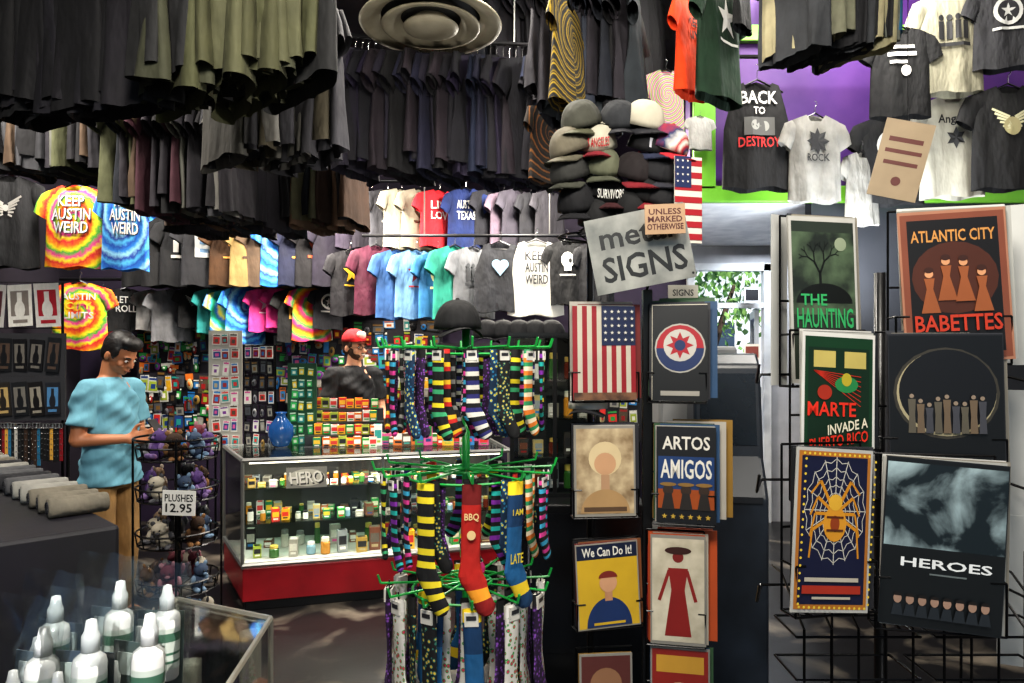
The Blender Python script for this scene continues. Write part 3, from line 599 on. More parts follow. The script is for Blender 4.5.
def person(loc,rz,label,elb,wri,hdir,pitch,hyaw,skin,shirtm,pantm,hairm,cap=None,beard=False,glasses=False,build=1.0):
    P=empty('person',loc,(0,0,rz)); tag(P,label,'person')
    sk=noisy('skin_'+skin,skin,skin,4,.5,.3,.7,.02)
    M=Matrix.Translation((0,-.015,1.53))@Matrix.Rotation(hyaw,4,'Z')@Matrix.Rotation(pitch,4,'X')
    b=MB()
    b.column([((0,0,.90),.13*build,.09),((0,0,.97),.15*build,.10),((0,0,1.10),.132*build,.092),((0,-.005,1.25),.148*build,.103),((0,0,1.38),.158,.10),((0,.005,1.45),.12,.07),((0,.01,1.49),.06,.05)],WHITE)
    limb(b,(0,.01,1.44),.062,(0,-.012,1.57),.054)
    hips=[(-.085,0,.92),(.085,0,.92)]; kn=[(-.10,-.02,.50),(.10,-.02,.50)]; an=[(-.11,.02,.09),(.11,.02,.09)]
    for i in(0,1):
        limb(b,hips[i],.08,kn[i],.055); limb(b,kn[i],.056,an[i],.036); sx=-1 if i==0 else 1
        limb(b,an[i],.036,(an[i][0]+sx*.02,-.12,.04),.03)
        sh=(sx*.175*build,.0,1.41); limb(b,(sx*.1,0,1.42),.055,sh,.052); limb(b,sh,.052,elb[i],.04); limb(b,elb[i],.040,wri[i],.026)
        wr=Vector(wri[i]); hd=Vector(hdir[i]); hand(b,wr,hd,(-sx*.3,0,1) if abs(hd.z)<.8 else (0,-1,0),.5)
    b.sph((0,.008,.125),(.076,.094,.098),WHITE,24,16,M); b.sph((0,-.025,.05),(.057,.066,.052),WHITE,20,12,M); b.sph((0,-.06,.018),(.028,.03,.02),WHITE,14,8,M)
    b.sph((0,-.096,.072),(.016,.022,.014),WHITE,12,8,M); limb(b,(0,-.084,.108),.010,(0,-.104,.076),.012,M)
    b.sph((0,-.076,.118),(.052,.018,.010),WHITE,14,8,M)
    for sx in(-1,1):
        b.sph((sx*.078,.012,.085),(.010,.020,.030),WHITE,12,8,M); b.sph((sx*.042,-.062,.068),(.022,.022,.018),WHITE,12,8,M)
    b.sph((0,-.086,.042),(.024,.012,.006),WHITE,12,8,M); b.sph((0,-.084,.032),(.021,.012,.006),WHITE,12,8,M)
    remesh(b,'body',sk,.0065,3,P)
    s=MB(); s.column([((0,0,.855),.188*build,.142),((0,0,.95),.186*build,.138),((0,0,1.08),.165*build,.122),((0,-.005,1.26),.166*build,.12),((0,0,1.37),.172,.114),((0,.005,1.445),.125,.085),((0,.01,1.485),.07,.066)],WHITE,28)
    for i,sx in((0,-1),(1,1)):
        sh=Vector((sx*.175*build,0,1.41)); e=Vector(elb[i]); mid=sh.lerp(e,.72); s.cyl((sx*.1,0,1.41),sh,.068,WHITE,.066,14); s.sph(sh,.066,WHITE); s.cyl(sh,mid,.065,WHITE,.070,16)
    o=remesh(s,'t_shirt',shirtm,.008,2,P)
    for v in o.data.vertices:
        c=v.co; k=.007*math.sin(c.z*42+c.x*24+c.y*10)+.006*math.sin(c.x*36+c.z*20+c.y*34)+.003*math.sin(c.z*90-c.x*60); q=Vector((c.x,c.y,0)); 
        if q.length>.02: v.co+=q.normalized()*k
    s=MB(); s.column([((0,0,.83),.145*build,.105),((0,0,.92),.155*build,.11),((0,0,1.0),.145*build,.102)],WHITE,24)
    for i in(0,1): limb(s,hips[i],.092,kn[i],.075); s.cyl(kn[i],(an[i][0],an[i][1],.07),.075,WHITE,.062,14); s.sph(kn[i],.075,WHITE)
    o=remesh(s,'trousers',pantm,.009,2,P)
    for i in(0,1):
        s=MB(); x=an[i][0]; s.sph((x,-.06,.045),(.048,.14,.045),WHITE,16,10); s.sph((x,.02,.07),(.045,.06,.05),WHITE); s.box((x,-.055,.015),(.085,.26,.03),WHITE)
        remesh(s,'shoe',paint('#2a2624',.5),.008,2,P)
    h=MB(); h.sph((0,.018,.138),(.085,.100,.098 if cap else .106),WHITE,24,16,M)
    if not cap: h.sph((0,-.045,.196),(.068,.052,.042),WHITE,18,12,M)
    h.sph((0,.05,.09),(.074,.06,.07),WHITE,16,10,M)
    for sx in(-1,1): h.sph((sx*.074,-.022,.125),(.010,.022,.035),WHITE,10,8,M)
    o=remesh(h,'hair',hairm,.006,1,P)
    Mi=M.inverted(); bm=bmesh.new(); bm.from_mesh(o.data)
    dl=[v for v in bm.verts if (lambda c:(c.y<-.03 and c.z<.158) and abs(c.x)<.066)(Mi@v.co)]
    bmesh.ops.delete(bm,geom=dl,context='VERTS'); bm.to_mesh(o.data); bm.free()
    for sx in(-1,1):
        e=MB(); e.sph((sx*.031,-.083,.098),(.013,.008,.008),paint('#e8e4e0',.2),12,8,M); e.sph((sx*.031,-.0895,.098),(.0055,.003,.0055),paint('#20140e',.2),10,6,M); e.make('eye',P,smooth=True)
        e=MB(); e.wire([(sx*.017,-.093,.120),(sx*.032,-.093,.124),(sx*.047,-.082,.119)],.0042,hairm,6,M=M); e.make('eyebrow',P)
    e=MB(); e.wire([(-.022,-.094,.038),(-.01,-.099,.0365),(.01,-.099,.0365),(.022,-.094,.038)],.0022,paint('#7a3a30',.5),6,M=M); e.make('mouth',P)
    if beard:
        s=MB(); s.sph((0,-.030,.035),(.058,.060,.042),WHITE,20,12,M); s.sph((0,-.095,.054),(.024,.007,.005),WHITE,12,8,M)
        for sx in(-1,1): s.sph((sx*.061,-.018,.062),(.010,.033,.034),WHITE,12,8,M)
        remesh(s,'beard',hairm,.005,1,P)
        e=MB(); e.box((0,-.1,.041),(.03,.006,.008),paint('#e8e0d8',.3),M); e.make('teeth',P)
    if glasses:
        e=MB()
        for sx in(-1,1):
            e.wire([(sx*.033+.022*math.cos(t),-.100,.098+.016*math.sin(t)) for t in[2*math.pi*i/14 for i in range(14)]],.0022,BLK,5,True,M); e.wire([(sx*.055,-.1,.1),(sx*.082,.0,.1)],.002,BLK,5,M=M)
        e.wire([(-.011,-.1,.1),(.011,-.1,.1)],.002,BLK,5,M=M); e.make('glasses',P)
    if cap:
        e=MB(); rs=[]
        for q in range(9):
            a=math.pi/2*q/8; rs.append([(.092*max(.03,math.cos(a)**.8)*math.cos(t),.014+.108*max(.03,math.cos(a)**.8)*math.sin(t),.142+.105*math.sin(a)) for t in[2*math.pi*i/24 for i in range(24)]])
        e.rings(rs,cap[0],M=M); e.sph((0,-.07,.195),(.045,.03,.035),cap[2],14,8,M); co=e.make('cap_crown',P,smooth=True)
        e=MB(); g=[];fs=[]
        for j in range(6):
            for i in range(11):
                x=(i/10-.5)*2; y=-.078-.085*j/5*math.sqrt(max(0,1-x*x*.75))+.05*x*x; g.append((x*.08,y,.152-.012*x*x+.004*j/5))
        for j in range(5):
            for i in range(10): fs.append((j*11+i,j*11+i+1,j*11+12+i,j*11+11+i))
        e.add(g,fs,cap[1],M); e.add([(x,y,z-.006) for x,y,z in g],[f[::-1] for f in fs],cap[1],M); e.make('cap_brim',P,smooth=True)
    return P
hairm=noisy('black_hair','#0c0a0a','#1c1614',30,.5,.3,.7,.4); hair2=noisy('brown_hair','#2a1a12','#4a3020',30,.6,.3,.7,.4)
RZ=math.radians(78)
person((-2.38,4.15,0),RZ,'person in light blue t-shirt and khaki trousers holding a phone',
  [(-.225,.02,1.13),(.225,.0,1.13)],[(-.09,-.20,1.13),(.11,-.20,1.13)],[(.35,-.9,.15),(-.35,-.9,.15)],math.radians(30),math.radians(0),'#a86e4c',fabric('#6496a6'),fabric('#8a6a40'),hairm,build=1.0)
Rm=Matrix.Rotation(RZ,3,'Z')
mb=MB(); mb.box((0,0,0),(.07,.009,.14),BLK); mb.box((0,.006,0),(.062,.002,.125),paint('#2c3c50',.1)); 
p=Vector((-2.38,4.15,0))+Rm@Vector((0.0,-.32,1.18)); o=mb.make('phone',loc=p,rot=(math.radians(-40),0,RZ),bevel=.003); tag(o,'dark mobile phone held in both hands','phone')
person((-1.27,5.62,.05),math.radians(42),'smiling person in black t-shirt, red cap and glasses',
  [(-.24,.02,1.12),(.24,-.02,1.12)],[(-.16,-.2,1.03),(.16,-.2,1.03)],[(.1,-.95,-.2),(-.1,-.95,-.2)],math.radians(2),math.radians(12),'#d8a080',fabric('#17171a'),fabric('#2c3448'),hair2,cap=(fabric('#b01c24'),fabric('#c82028'),fabric('#c8b8a8')),beard=True,glasses=True,build=1.08)
mb=MB(); mb.box((-1.33,5.85,.025),(1.2,.8,.05),BLK); tag(mb.make('floor_mat'),'black rubber mat behind the counter','mat')
# ================================================================ plush rack
pr_=empty('plush_rack',(xw(178,3.5),3.5,0)); mb=MB(); mb.cyl((0,0,0),(0,0,1.22),.014,WIRE); mb.make('pole',pr_)
mb=MB(); mb.lathe([(.22,0),(.22,.02),(.04,.04)],BLK,24); mb.make('base',pr_)
TZ=[.22,.45,.68,.90,1.10]
for z in TZ:
    mb=MB(); mb.ring((0,0,z),.18,.005,WIRE,20,4); mb.ring((0,0,z+.06),.19,.005,WIRE,20,4)
    for i in range(12):
        a=i*.5236; mb.wire([(0,0,z),(.18*math.cos(a),.18*math.sin(a),z),(.19*math.cos(a),.19*math.sin(a),z+.06)],.0035,WIRE,4)
    mb.make('basket',pr_)
mb=MB()
for i in range(4): a=.4+i*1.571; mb.wire([(.2*math.cos(a),.2*math.sin(a),.04),(.2*math.cos(a),.2*math.sin(a),1.2)],.006,WIRE,5)
mb.ring((0,0,1.2),.2,.006,WIRE,20,5); mb.make('cage',pr_)
tag(pr_,'black wire spinner rack filled with plush toys','display rack')
def plush(cs):
    mb=MB(); m1=fabric(cs[0]); m2=fabric(cs[1]); mb.sph((0,0,.045),(.038,.034,.048),m1,14,10); mb.sph((0,-.008,.11),(.038,.035,.034),m1,14,10)
    for s in(-1,1):
        mb.sph((s*.027,0,.142),(.012,.007,.014),m2,10,6); mb.sph((s*.042,-.012,.06),(.013,.013,.027),m2,10,6); mb.sph((s*.02,-.028,.012),(.015,.025,.013),m2,10,6); mb.sph((s*.013,-.041,.115),.0045,BLK,8,6)
    mb.sph((0,-.040,.1),(.013,.009,.009),m2,8,6); return mb.mesh('plush_toy',True)
PL=[plush(c) for c in(('#4a3068','#78608e'),('#1c1c20','#6a6a6e'),('#3a2618','#805c38'),('#887058','#b8a898'),('#602432','#a07078'),('#304058','#7088a0'),('#121216','#989898'),('#a8a090','#4a4a4e'))]
for z in TZ:
    for i in range(7):
        a=i*.9+z*3; o=inst('plush_toy',random.choice(PL),(xw(178,3.5)+.12*math.cos(a),3.5+.12*math.sin(a),z+.003),(U(-.3,.3),U(-.3,.3),a+math.pi/2),(U(.8,1.05),U(.8,1.05),U(.8,1.1))); tag(o,'small soft plush animal sitting in the wire rack','plush toy','plush toys in the spinner rack')
o,a=flat('price_sign',179,503,3.22,33,25,roll=.03); a.text('PLUSHES',0,.2,.3,'#18181a',.86); a.text('12.95',0,-.2,.36,'#18181a',.8); fin(a,'lettering'); tag(o,'white handwritten price sign reading PLUSHES 12.95','sign')
# ================================================================ near-left fixtures
dkf=noisy('black_cloth','#08070b','#110e18',5,.6)
mb=MB(); mb.prism([(-1.05,1.875),(-2.13,2.92),(-2.6,2.45),(-1.5,1.45)],0,1.15,dkf); o=mb.make('display_plinth',bevel=.01); tag(o,'black cloth-covered display plinth','display plinth')
def roll(c):
    mb=MB(); m=fabric(c)
    prof=[(.0,0),(.042,.0),(.046,.01),(.046,.19),(.04,.2),(.0,.2)]; mb.lathe(prof,m,16,M=Matrix.Rotation(math.pi/2,4,'X')); mb.wire([(.03*math.cos(t)*(1-t/22),.002,.03*math.sin(t)*(1-t/22)) for t in[i*.5 for i in range(26)]],.003,fabric('#2a2a2e'),4)
    return mb.mesh('rolled_shirt',True)
RL=[roll('#4a4a4c'),roll('#88867f'),roll('#1e1e22'),roll('#6a6458')]
for i in range(14):
    t=i/14; p=Vector((-2.22,2.80,1.178)).lerp(Vector((-1.22,1.88,1.178)),t); o=inst('rolled_shirt',RL[int(U(0,4))%4],p,(0,0,math.radians(130+U(-6,6))),(.6,.75,.62)); tag(o,'rolled grey t-shirt lying on the black plinth','rolled shirt','rolled shirts on the plinth')
mb=MB(); mb.box((-.93,1.05,.98),(.62,.44,.04),BLK); t_=mb.make('table',bevel=.004); tag(t_,'small black table holding bagged bottles','table')
for x in(-1.2,-.66):
    for y in(.87,1.23): m2=MB(); m2.cyl((x,y,0),(x,y,.96),.015,BLK); m2.make('leg',t_)
def bottle():
    mb=MB(); w=paint('#bfbdb8',.25); mb.lathe([(.0,0),(.019,0),(.0215,.004),(.0215,.100),(.0195,.108),(.012,.114),(.009,.118)],w,22); mb.lathe([(.0115,.116),(.0115,.136),(.0085,.142),(.0065,.156),(.0,.158)],paint('#d0ceca',.2),18)
    return mb.mesh('bottle',True)
BT_=bottle()
def lab():
    mb=MB(); mb.lathe([(.0218,.02),(.0218,.088)],paint('#a4aaa0',.4),20,cap=False); mb.lathe([(.022,.03),(.022,.034)],paint('#3a5a48',.4),20,cap=False); mb.lathe([(.022,.066),(.022,.080)],paint('#3a5a48',.4),20,cap=False); mb.lathe([(.022,.044),(.022,.048)],paint('#3a5a48',.4),20,cap=False); return mb.mesh('bottle_label',True)
LB=lab()
bagm=MB(); ww,hh=.062,.27; g=[];fs=[]
for s in(-1,1):
    for j in range(13):
        for i in range(11):
            x=(i/10-.5)*2;z=j/12; b_=.034*(1-x*x)*max(0,math.sin(math.pi*min(1,z*.9+.12)))**.7; g.append((x*ww*(1-.05*z),s*b_+.003*math.sin(i*2.1+j*1.7)+.002*math.sin(i*5+j),z*hh+.003*math.sin(i*1.3)))
for s in(0,1):
    for j in range(12):
        for i in range(10): o_=s*143+j*11+i; fs.append((o_,o_+1,o_+12,o_+11))
bagm.add(g,fs,BAG); BGM=bagm.mesh('plastic_bag',True)
def pcard(c1,c2,c3):
    cm=MB(); cm.box((0,0,.075),(.088,.002,.15),paint(c1,.4)); cm.box((0,-.002,.12),(.07,.002,.03),paint(c2,.4)); cm.box((0,-.002,.085),(.06,.002,.008),paint(c2,.4)); cm.box((0,-.002,.068),(.06,.002,.008),paint(c2,.4)); cm.box((-.015,-.002,.03),(.04,.002,.04),paint(c3,.4)); return cm.mesh('printed_card')
CMM=[pcard('#46524e','#a8b0a8','#7a7a50'),pcard('#5a646a','#c0c4c0','#2a6a58'),pcard('#3a4450','#a8b0a8','#8a6a40')]
for i,(px,d,bx) in enumerate(((152,1.15,.0),(100,1.12,.01),(46,1.10,-.01),(124,.98,.015),(22,.98,.01),(72,.95,.0))):
    x=xw(px,d); o=inst('bagged_kit',BGM,(x,d,1.001),(-.06,0,U(-.3,-.02)),(1,1,.96+.08*(i%2))); tag(o,'clear plastic bag holding a bottle and printed card','bag','bagged bottles on the table')
    b_=inst('bottle',BT_,(.022+bx,-.006,.075),scale=(1,1,1.0),parent=o); inst('bottle_label',LB,parent=b_); inst('printed_card',CMM[i%3],(-.006,.022,.03),parent=o)
    b2=inst('bottle',BT_,(-.03,.002,.01),scale=(.85,.85,.95),parent=o); inst('bottle_label',LB,parent=b2)
BL=[box_mesh('#1e4a98','#c8d0d8','#d03828'),box_mesh('#2a3a8a','#d8d4ca','#c8b030'),box_mesh('#183468','#5a90c8','#e8e4da')]
for i in range(5):
    o=inst('carton',BL[i%3],(-.66-.075*i,.86+.012*(i%3),1.001),(0,0,U(-.4,.4)),(.065,.03,.13+.02*(i%2))); tag(o,'blue printed carton on the small table','carton','blue cartons on the table')
gc=empty('glass_case',(0,0,0)); pts=[(-.56,1.36),(-.60,1.74),(-.90,1.88),(-.90,1.36)]
mb=MB(); mb.prism(pts,0,.55,BLK); mb.make('base',gc)
mb=MB()
for z in(.57,.95): mb.wire([(x,y,z) for x,y in pts],.007,paint('#a8a498',.3,.6),6,True)
for x,y in pts: mb.wire([(x,y,.55),(x,y,.95)],.007,paint('#a8a498',.3,.6),6)
mb.make('frame',gc)
mb=MB(); mb.prism(pts,.945,.951,GLASS); mb.make('top_glass',gc)
mb=MB()
for a_,b_ in zip(pts,pts[1:]+pts[:1]): mb.add([(*a_,.57),(*b_,.57),(*b_,.94),(*a_,.94)],[(0,1,2,3)],GLASS)
mb.make('side_glass',gc); tag(gc,'low glass display case with pale metal edges','display case')
for i in range(12):
    o=inst('carton',random.choice(MBOX+BOXES),(-.63-.085*(i%3),1.42+.10*(i//3),.552),(0,0,U(-.5,.5)),(.06,.05,U(.12,.3))); tag(o,'small carton inside the low glass case','carton','cartons in the low glass case')
# ================================================================ socks
def sock_mesh(pat,seed=0):
    mb=MB(); n=22; rs=[]; 
    def cl(t):
        if t<.62: return (0,-.36*t/.62*.78,0)
        q=(t-.62)/.38; a=q*1.0; return (.085*math.sin(a*.9)*1.1,-.281-.13*math.sin(a*1.25)/math.sin(1.25),a)
    segc=12
    for k in range(n+1):
        t=k/n; x,z,a=cl(t); w=.034+(.012*math.exp(-((t-.66)/.07)**2))-(.0 if t<.93 else (t-.93)*.3); th=.010+.004*math.sin(t*9)
        if k==n: w*=.6; th*=.5
        ca,sa=math.cos(a*.6),math.sin(a*.6)
        rs.append([(x+w*math.cos(u)*ca,th*math.sin(u),z+w*math.cos(u)*sa) for u in[2*math.pi*i/segc for i in range(segc)]])
    mats=[fabric(c) if isinstance(c,str) else c for c in pat]
    for k in range(n): mb.rings([rs[k],rs[k+1]],mats[k%len(mats)],cap=(k==n-1))
    me=mb.mesh('sock',True); return me
def pad(l,n=22):
    o=[]
    while len(o)<n: o+=l
    return o[:n]
dA=dots('flower','#c8c4bc','#c03a5a','#4a9050',55); dB=dots('purple','#2c1838','#8a50b0','#50306a',70); dC=dots('dark','#121214','#c8a838','#2a6a60',60); dD=dots('pink','#1a1a1e','#d85088','#b8b8b4',70); dE=dots('blueish','#16304a','#d8c838','#2a78a0',50)
K='#121214'
PATS=[[K,K,'#d8c428',K,'#3a9a68'],[K,'#7a2a98',K,'#20a098'],['#c82a24',K,K,'#e0b028'],[K,'#2a2a6a','#c8c4ba'],[K,'#8a8a86',K],[K,'#d04090',K,'#3898b8'],[K]*3+[dC]*14+[K]*5,[K]*2+[dD]*16+['#c02c70']*4,[dE]*22,['#2f8a58','#d8c8aa','#d87828'],[K]*2+[dB]*20]
SM=[sock_mesh(p) for p in PATS]
S_RED=sock_mesh(['#6c1414']*3+['#b02018']*13+['#e89828']*2+['#901818']*4); S_BLU=sock_mesh(['#e8c828']*2+['#123a60']*5+['#1a5a88']*9+['#d8b828']*2+['#143c60']*4)
S_PUR=sock_mesh([K]*2+[dB]*20); S_WHT=sock_mesh(['#c8c4be']*2+[dA]*20); S_STR=sock_mesh(pad(['#d8c428',K,'#d8c428',K,K]))
lm_=MB(); lm_.box((0,0,-.03),(.05,.030,.045),paint('#dcd8ce',.5)); lm_.box((0,-.0155,-.025),(.036,.002,.014),paint('#303034',.5)); lm_.wire([(0,0,-.01),(0,0,.02)],.003,paint('#222222'),5); LBM=lm_.mesh('paper_label')
PX=xw(466,2.5); PY=2.5
ss=empty('sock_spinner',(PX,PY,0))
mb=MB(); mb.cyl((0,0,.02),(0,0,1.72),.014,GREEN,seg=12); mb.make('pole',ss,smooth=True)
for i in range(4): mb=MB(); a=i*math.pi/2+.4; mb.wire([(0,0,.05),(.3*math.cos(a),.3*math.sin(a),.012)],.012,GREEN,6); mb.make('foot',ss)
tiers=[(1.63,.255,16),(1.20,.27,12),(.80,.25,12)]
for z,r,n in tiers:
    mb=MB(); mb.ring((0,0,z),.09,.006,GREEN,20,5); mb.ring((0,0,z-.02),r-.06,.005,GREEN,24,5)
    for i in range(n):
        a=2*math.pi*i/n+.13
        c,s_=math.cos(a),math.sin(a); mb.wire([(0,0,z),((r+.05)*c,(r+.05)*s_,z+.005),((r+.06)*c,(r+.06)*s_,z+.035)],.0045,GREEN,5)
    mb.make('hook_ring',ss)
tag(ss,'green metal spinner stand hung with novelty socks','display stand')
def sock(me,a,r,z,sc,lbl,grp,label=True,yo=0):
    o=inst('sock',me,(PX+r*math.cos(a),PY+r*math.sin(a),z),(0,U(-.05,.05),a+math.pi/2+yo),(sc*.92,sc,sc)); tag(o,lbl,'sock',grp)
    if label: inst('paper_label',LBM,parent=o)
    return o
for ti,(z,r,n) in enumerate(tiers):
    for i in range(n):
        a=2*math.pi*i/n+.13; deg=math.degrees(a)%360
        front=200<deg<340
        for l_,rr in enumerate((r+.02,r-.03,r-.08)):
            if l_==2 and not front: continue
            big=False
            if ti==0: me=SM[(i*3+l_*2)%11]; sc=.70
            elif ti==1:
                me=SM[(i+l_*4+5)%11]; sc=.72
                if 230<deg<325 and l_==0: big=True; me=[S_STR,S_RED,S_BLU][int((deg-230)/31)%3]; sc=1.0
            else: me=[S_WHT,S_PUR,S_WHT,SM[6],S_BLU][(i+l_)%5]; sc=.98
            o=sock(me,a,rr,z-.004,sc,['striped novelty socks hanging from the top arms','novelty sock hanging from the middle arms','patterned novelty sock hanging from the lowest arms'][ti],['socks on the top tier','socks on the middle tier','socks on the lowest tier'][ti],not big and l_==0,U(-.25,.25) if not big else 0)
            if big and me in(S_RED,S_BLU):
                aa=Art(.05,.2,.7)
                if me is S_RED: aa.text('BBQ',0,.3,.13,'#e8c890',1.0); aa.disc(0,.02,.3,'#e8c890')
                else: aa.text('I AM',0,.32,.1,'#e0c838',.9); aa.text('LATE',0,-.42,.16,'#e0c838',1.1)
                aa.make('print',o,-.0165).location=(0,0,-.16)
def cap_obj(c1,c2,loc,rot,sc=1,logo=None,label='baseball cap',group=None,trucker=False):
    m1=fabric(c1) if isinstance(c1,str) else c1; m2=fabric(c2)
    e=MB(); rs=[]
    for q in range(9):
        a=math.pi/2*q/8; f=math.cos(a)**.8 if a<1.5 else .05
        rs.append([(.085*max(.04,f)*math.cos(t),.1*max(.04,f)*math.sin(t),.105*math.sin(a)) for t in[2*math.pi*i/20 for i in range(20)]])
    e.rings(rs,m1); e.sph((0,0,.106),(.008,.008,.005),m2,8,5); o=e.make('baseball_cap',loc=loc,rot=rot,smooth=True); o.scale=(sc,sc,sc)
    e=MB(); g=[];fs=[]
    for j in range(6):
        for i in range(11):
            x=(i/10-.5)*2; y=-.075-.085*j/5*math.sqrt(max(0,1-x*x*.7))+.05*x*x; g.append((x*.078,y,.004-.028*x*x-.008*j/5))
    for j in range(5):
        for i in range(10): fs.append((j*11+i,j*11+i+1,j*11+12+i,j*11+11+i))
    e.add(g,fs,m2); e.add([(x,y,z-.004) for x,y,z in g],[f[::-1] for f in fs],m2); e.make('brim',o,smooth=True)
    if logo:
        a=Art(.11,.045,.6); a.text(logo[0],0,0,.8,logo[1],1.0)
        a.make('embroidery',o,0,lambda x,z:-.1*math.sqrt(max(0,1-(x/.09)**2))*1.0+max(0,z)*.5).location=(0,-.004,.036)
    tag(o,label,'cap',group); return o
hx=.34; hy=3.05
ht=empty('cap_tower',(hx,hy,0)); mb=MB(); mb.cyl((0,0,0),(0,0,2.62),.014,WIRE); mb.lathe([(.25,0),(.25,.02),(.03,.05)],BLK,24); mb.make('pole',ht)
for z in(2.1,2.25,2.4,2.55):
    mb=MB(); mb.ring((0,0,z+.02),.14,.004,WIRE,18,4)
    for i in range(6): a=i*1.047; mb.wire([(0,0,z),(.14*math.cos(a),.14*math.sin(a),z+.02)],.004,WIRE,4)
    mb.make('cap_ring',ht)
tag(ht,'black metal floor stand stacked with caps','display stand')
G='caps stacked on the cap tower'
FLG=tiedye('flag_stripes',['#a8242e','#d8d2c6','#a8242e','#d8d2c6','#243058'],1,14,0)
CP=[(597,148,'#a09c8c','#7a1c28',('LOS ANGELES','#b4202c'),-10),(600,172,'#5a5c4a','#4a4c3e',None,15),(606,198,'#0e0e10','#3a1418',('SURVIVORS',W_),5),(572,178,'#2a2a28','#3a3b32',None,-40),(572,152,'#605a4c','#545042',None,-50),
    (628,212,'#121214','#1a1a1c',None,20),(632,178,'#1c1416','#701620',None,35),(648,150,'#101014','#23283e',('1','#c8c8d0'),25),(652,178,'#18181c','#2a2a32',None,40),(642,126,'#a8a292','#1a1a20',None,30),(618,126,'#26282c','#1e1e24',None,0),
    (582,126,'#3e3e36','#4a4a38',None,-30),(598,222,'#121214','#121214',None,-15),(642,198,'#0e0e10','#701620',None,30),(656,204,'#121216','#17171c',None,50),(578,208,'#0e0e12','#141418',None,-25),(664,150,FLG,'#a8242e',None,55)]
for px,py,c1,c2,lg,yw in CP:
    cap_obj(c1,c2,at(px,py,3.0-.05*abs(yw)/50),(math.radians(24),0,math.radians(yw)),1.02,lg,'cap with curved brim on the cap tower',G)
cap_obj('#121214','#121214',(PX-.03,PY,1.70),(0,0,.3),1.0,None,'black cap resting on top of the sock spinner')
cap_obj('#b4b2ac','#1c1c20',at(588,408,2.72),(0,0,-.3),.9,None,'white cap with black brim below the flag sign')
for i in range(5): cap_obj('#121215','#18181c',at(487+i*16,338,4.0),(0,0,U(-.5,.5)),1,None,'black cap on top of the tall glass case','black caps on the tall case')
# ================================================================ centre cabinet + tall case
mb=MB(); mb.box((.33,3.72,.44),(.66,.6,.88),noisy('black_laminate','#0a0a0c','#141416',4,.3)); o=mb.make('cabinet',bevel=.008); tag(o,'low black laminate cabinet supporting a glass case','cabinet')
mb=MB(); mb.box((.33,3.41,.5),(.6,.01,.68),paint('#121215',.25)); dd_=mb.make('door',o); mb=MB(); mb.cyl((.08,3.39,.55),(.08,3.39,.7),.007,CHROME); mb.make('handle',dd_)
tc_=empty('tall_glass_case',(0,0,0)); x0,x1,y0,y1=.0,.44,3.6,3.98
mb=MB()
for x in(x0,(x0+x1)/2,x1): mb.box((x,y0,1.30),(.02,.02,.84),BLK)
for x in(x0,x1): mb.box((x,y1,1.30),(.02,.02,.84),BLK)
for z in(.89,1.71):
    mb.box(((x0+x1)/2,y0,z),(x1-x0,.025,.025),BLK); mb.box((x0,(y0+y1)/2,z),(.025,y1-y0,.025),BLK); mb.box((x1,(y0+y1)/2,z),(.025,y1-y0,.025),BLK)
mb.box(((x0+x1)/2,(y0+y1)/2,1.715),(x1-x0+.04,y1-y0+.04,.02),BLK); mb.make('frame',tc_)
mb=MB(); mb.add([(x0,y0,.9),(x1,y0,.9),(x1,y0,1.7),(x0,y0,1.7)],[(0,1,2,3)],GLASS); mb.add([(x0,y0,.9),(x0,y1,.9),(x0,y1,1.7),(x0,y0,1.7)],[(0,1,2,3)],GLASS); mb.make('glass_panel',tc_)
mb=MB(); mb.box((.22,y1,1.3),(.44,.01,.82),paint('#2c2c30',.5)); mb.make('back',tc_)
for z in(1.08,1.28,1.48): mb=MB(); mb.box((.22,3.79,z),(.42,.34,.008),glassmat('shelf_glass')); mb.make('shelf',tc_)
tag(tc_,'tall black-framed glass display case','display case')
for z in(.902,1.084,1.284,1.484):
    for i in range(5):
        p=(.06+.08*i,3.74+U(-.03,.05),z)
        if R()<.5: o=inst('jar',random.choice(JARS),p,(0,0,0),(.05,.05,U(.08,.14))); tag(o,'small jar inside the tall glass case','jar','goods in the tall glass case')
        else: o=inst('carton',random.choice(MBOX),p,(0,0,U(-.3,.3)),(.05,.04,U(.07,.14))); tag(o,'small carton inside the tall glass case','carton','goods in the tall glass case')
slate=noisy('slate_plastic','#14181e','#232a34',6,.35,.3,.7,.03)
ki=empty('kiosk',(1.06,3.5,0),(0,0,-.15))
def prof(pts,w,mat): 
    mb=MB(); n=len(pts); mb.add([(-w/2,p[0],p[1]) for p in pts]+[(w/2,p[0],p[1]) for p in pts],[list(range(n)),list(range(2*n-1,n-1,-1))]+[(i,n+i,n+(i+1)%n,(i+1)%n) for i in range(n)],mat); return mb
prof([(-.28,0),(-.28,.95),(-.16,1.12),(-.08,1.56),(.0,1.62),(.16,1.60),(.24,1.2),(.28,0)],.32,slate).make('body',ki,bevel=.015)
prof([(-.30,.96),(-.18,1.13),(-.17,1.10),(-.29,.93)],.26,paint('#30343a',.5)).make('keypad',ki)
prof([(-.155,1.18),(-.1,1.52),(-.09,1.52),(-.145,1.18)],.26,paint('#1a222a',.25)).make('screen',ki)
tag(ki,'dark slate freestanding cash machine kiosk','kiosk')
mb=MB(); mb.box((0,0,.83),(.44,.4,1.66),paint('#8a8b8c',.5)); o=mb.make('storage_cabinet',loc=(1.04,4.1,0),bevel=.02); tag(o,'pale grey storage cabinet behind the sign rack','cabinet')
mb=MB(); mb.box((0,-.205,.83),(.40,.01,1.55),paint('#9c9d9e',.45)); d_=mb.make('door',o); mb=MB(); mb.box((-.16,-.22,.9),(.015,.02,.12),STEEL); mb.make('handle',d_)
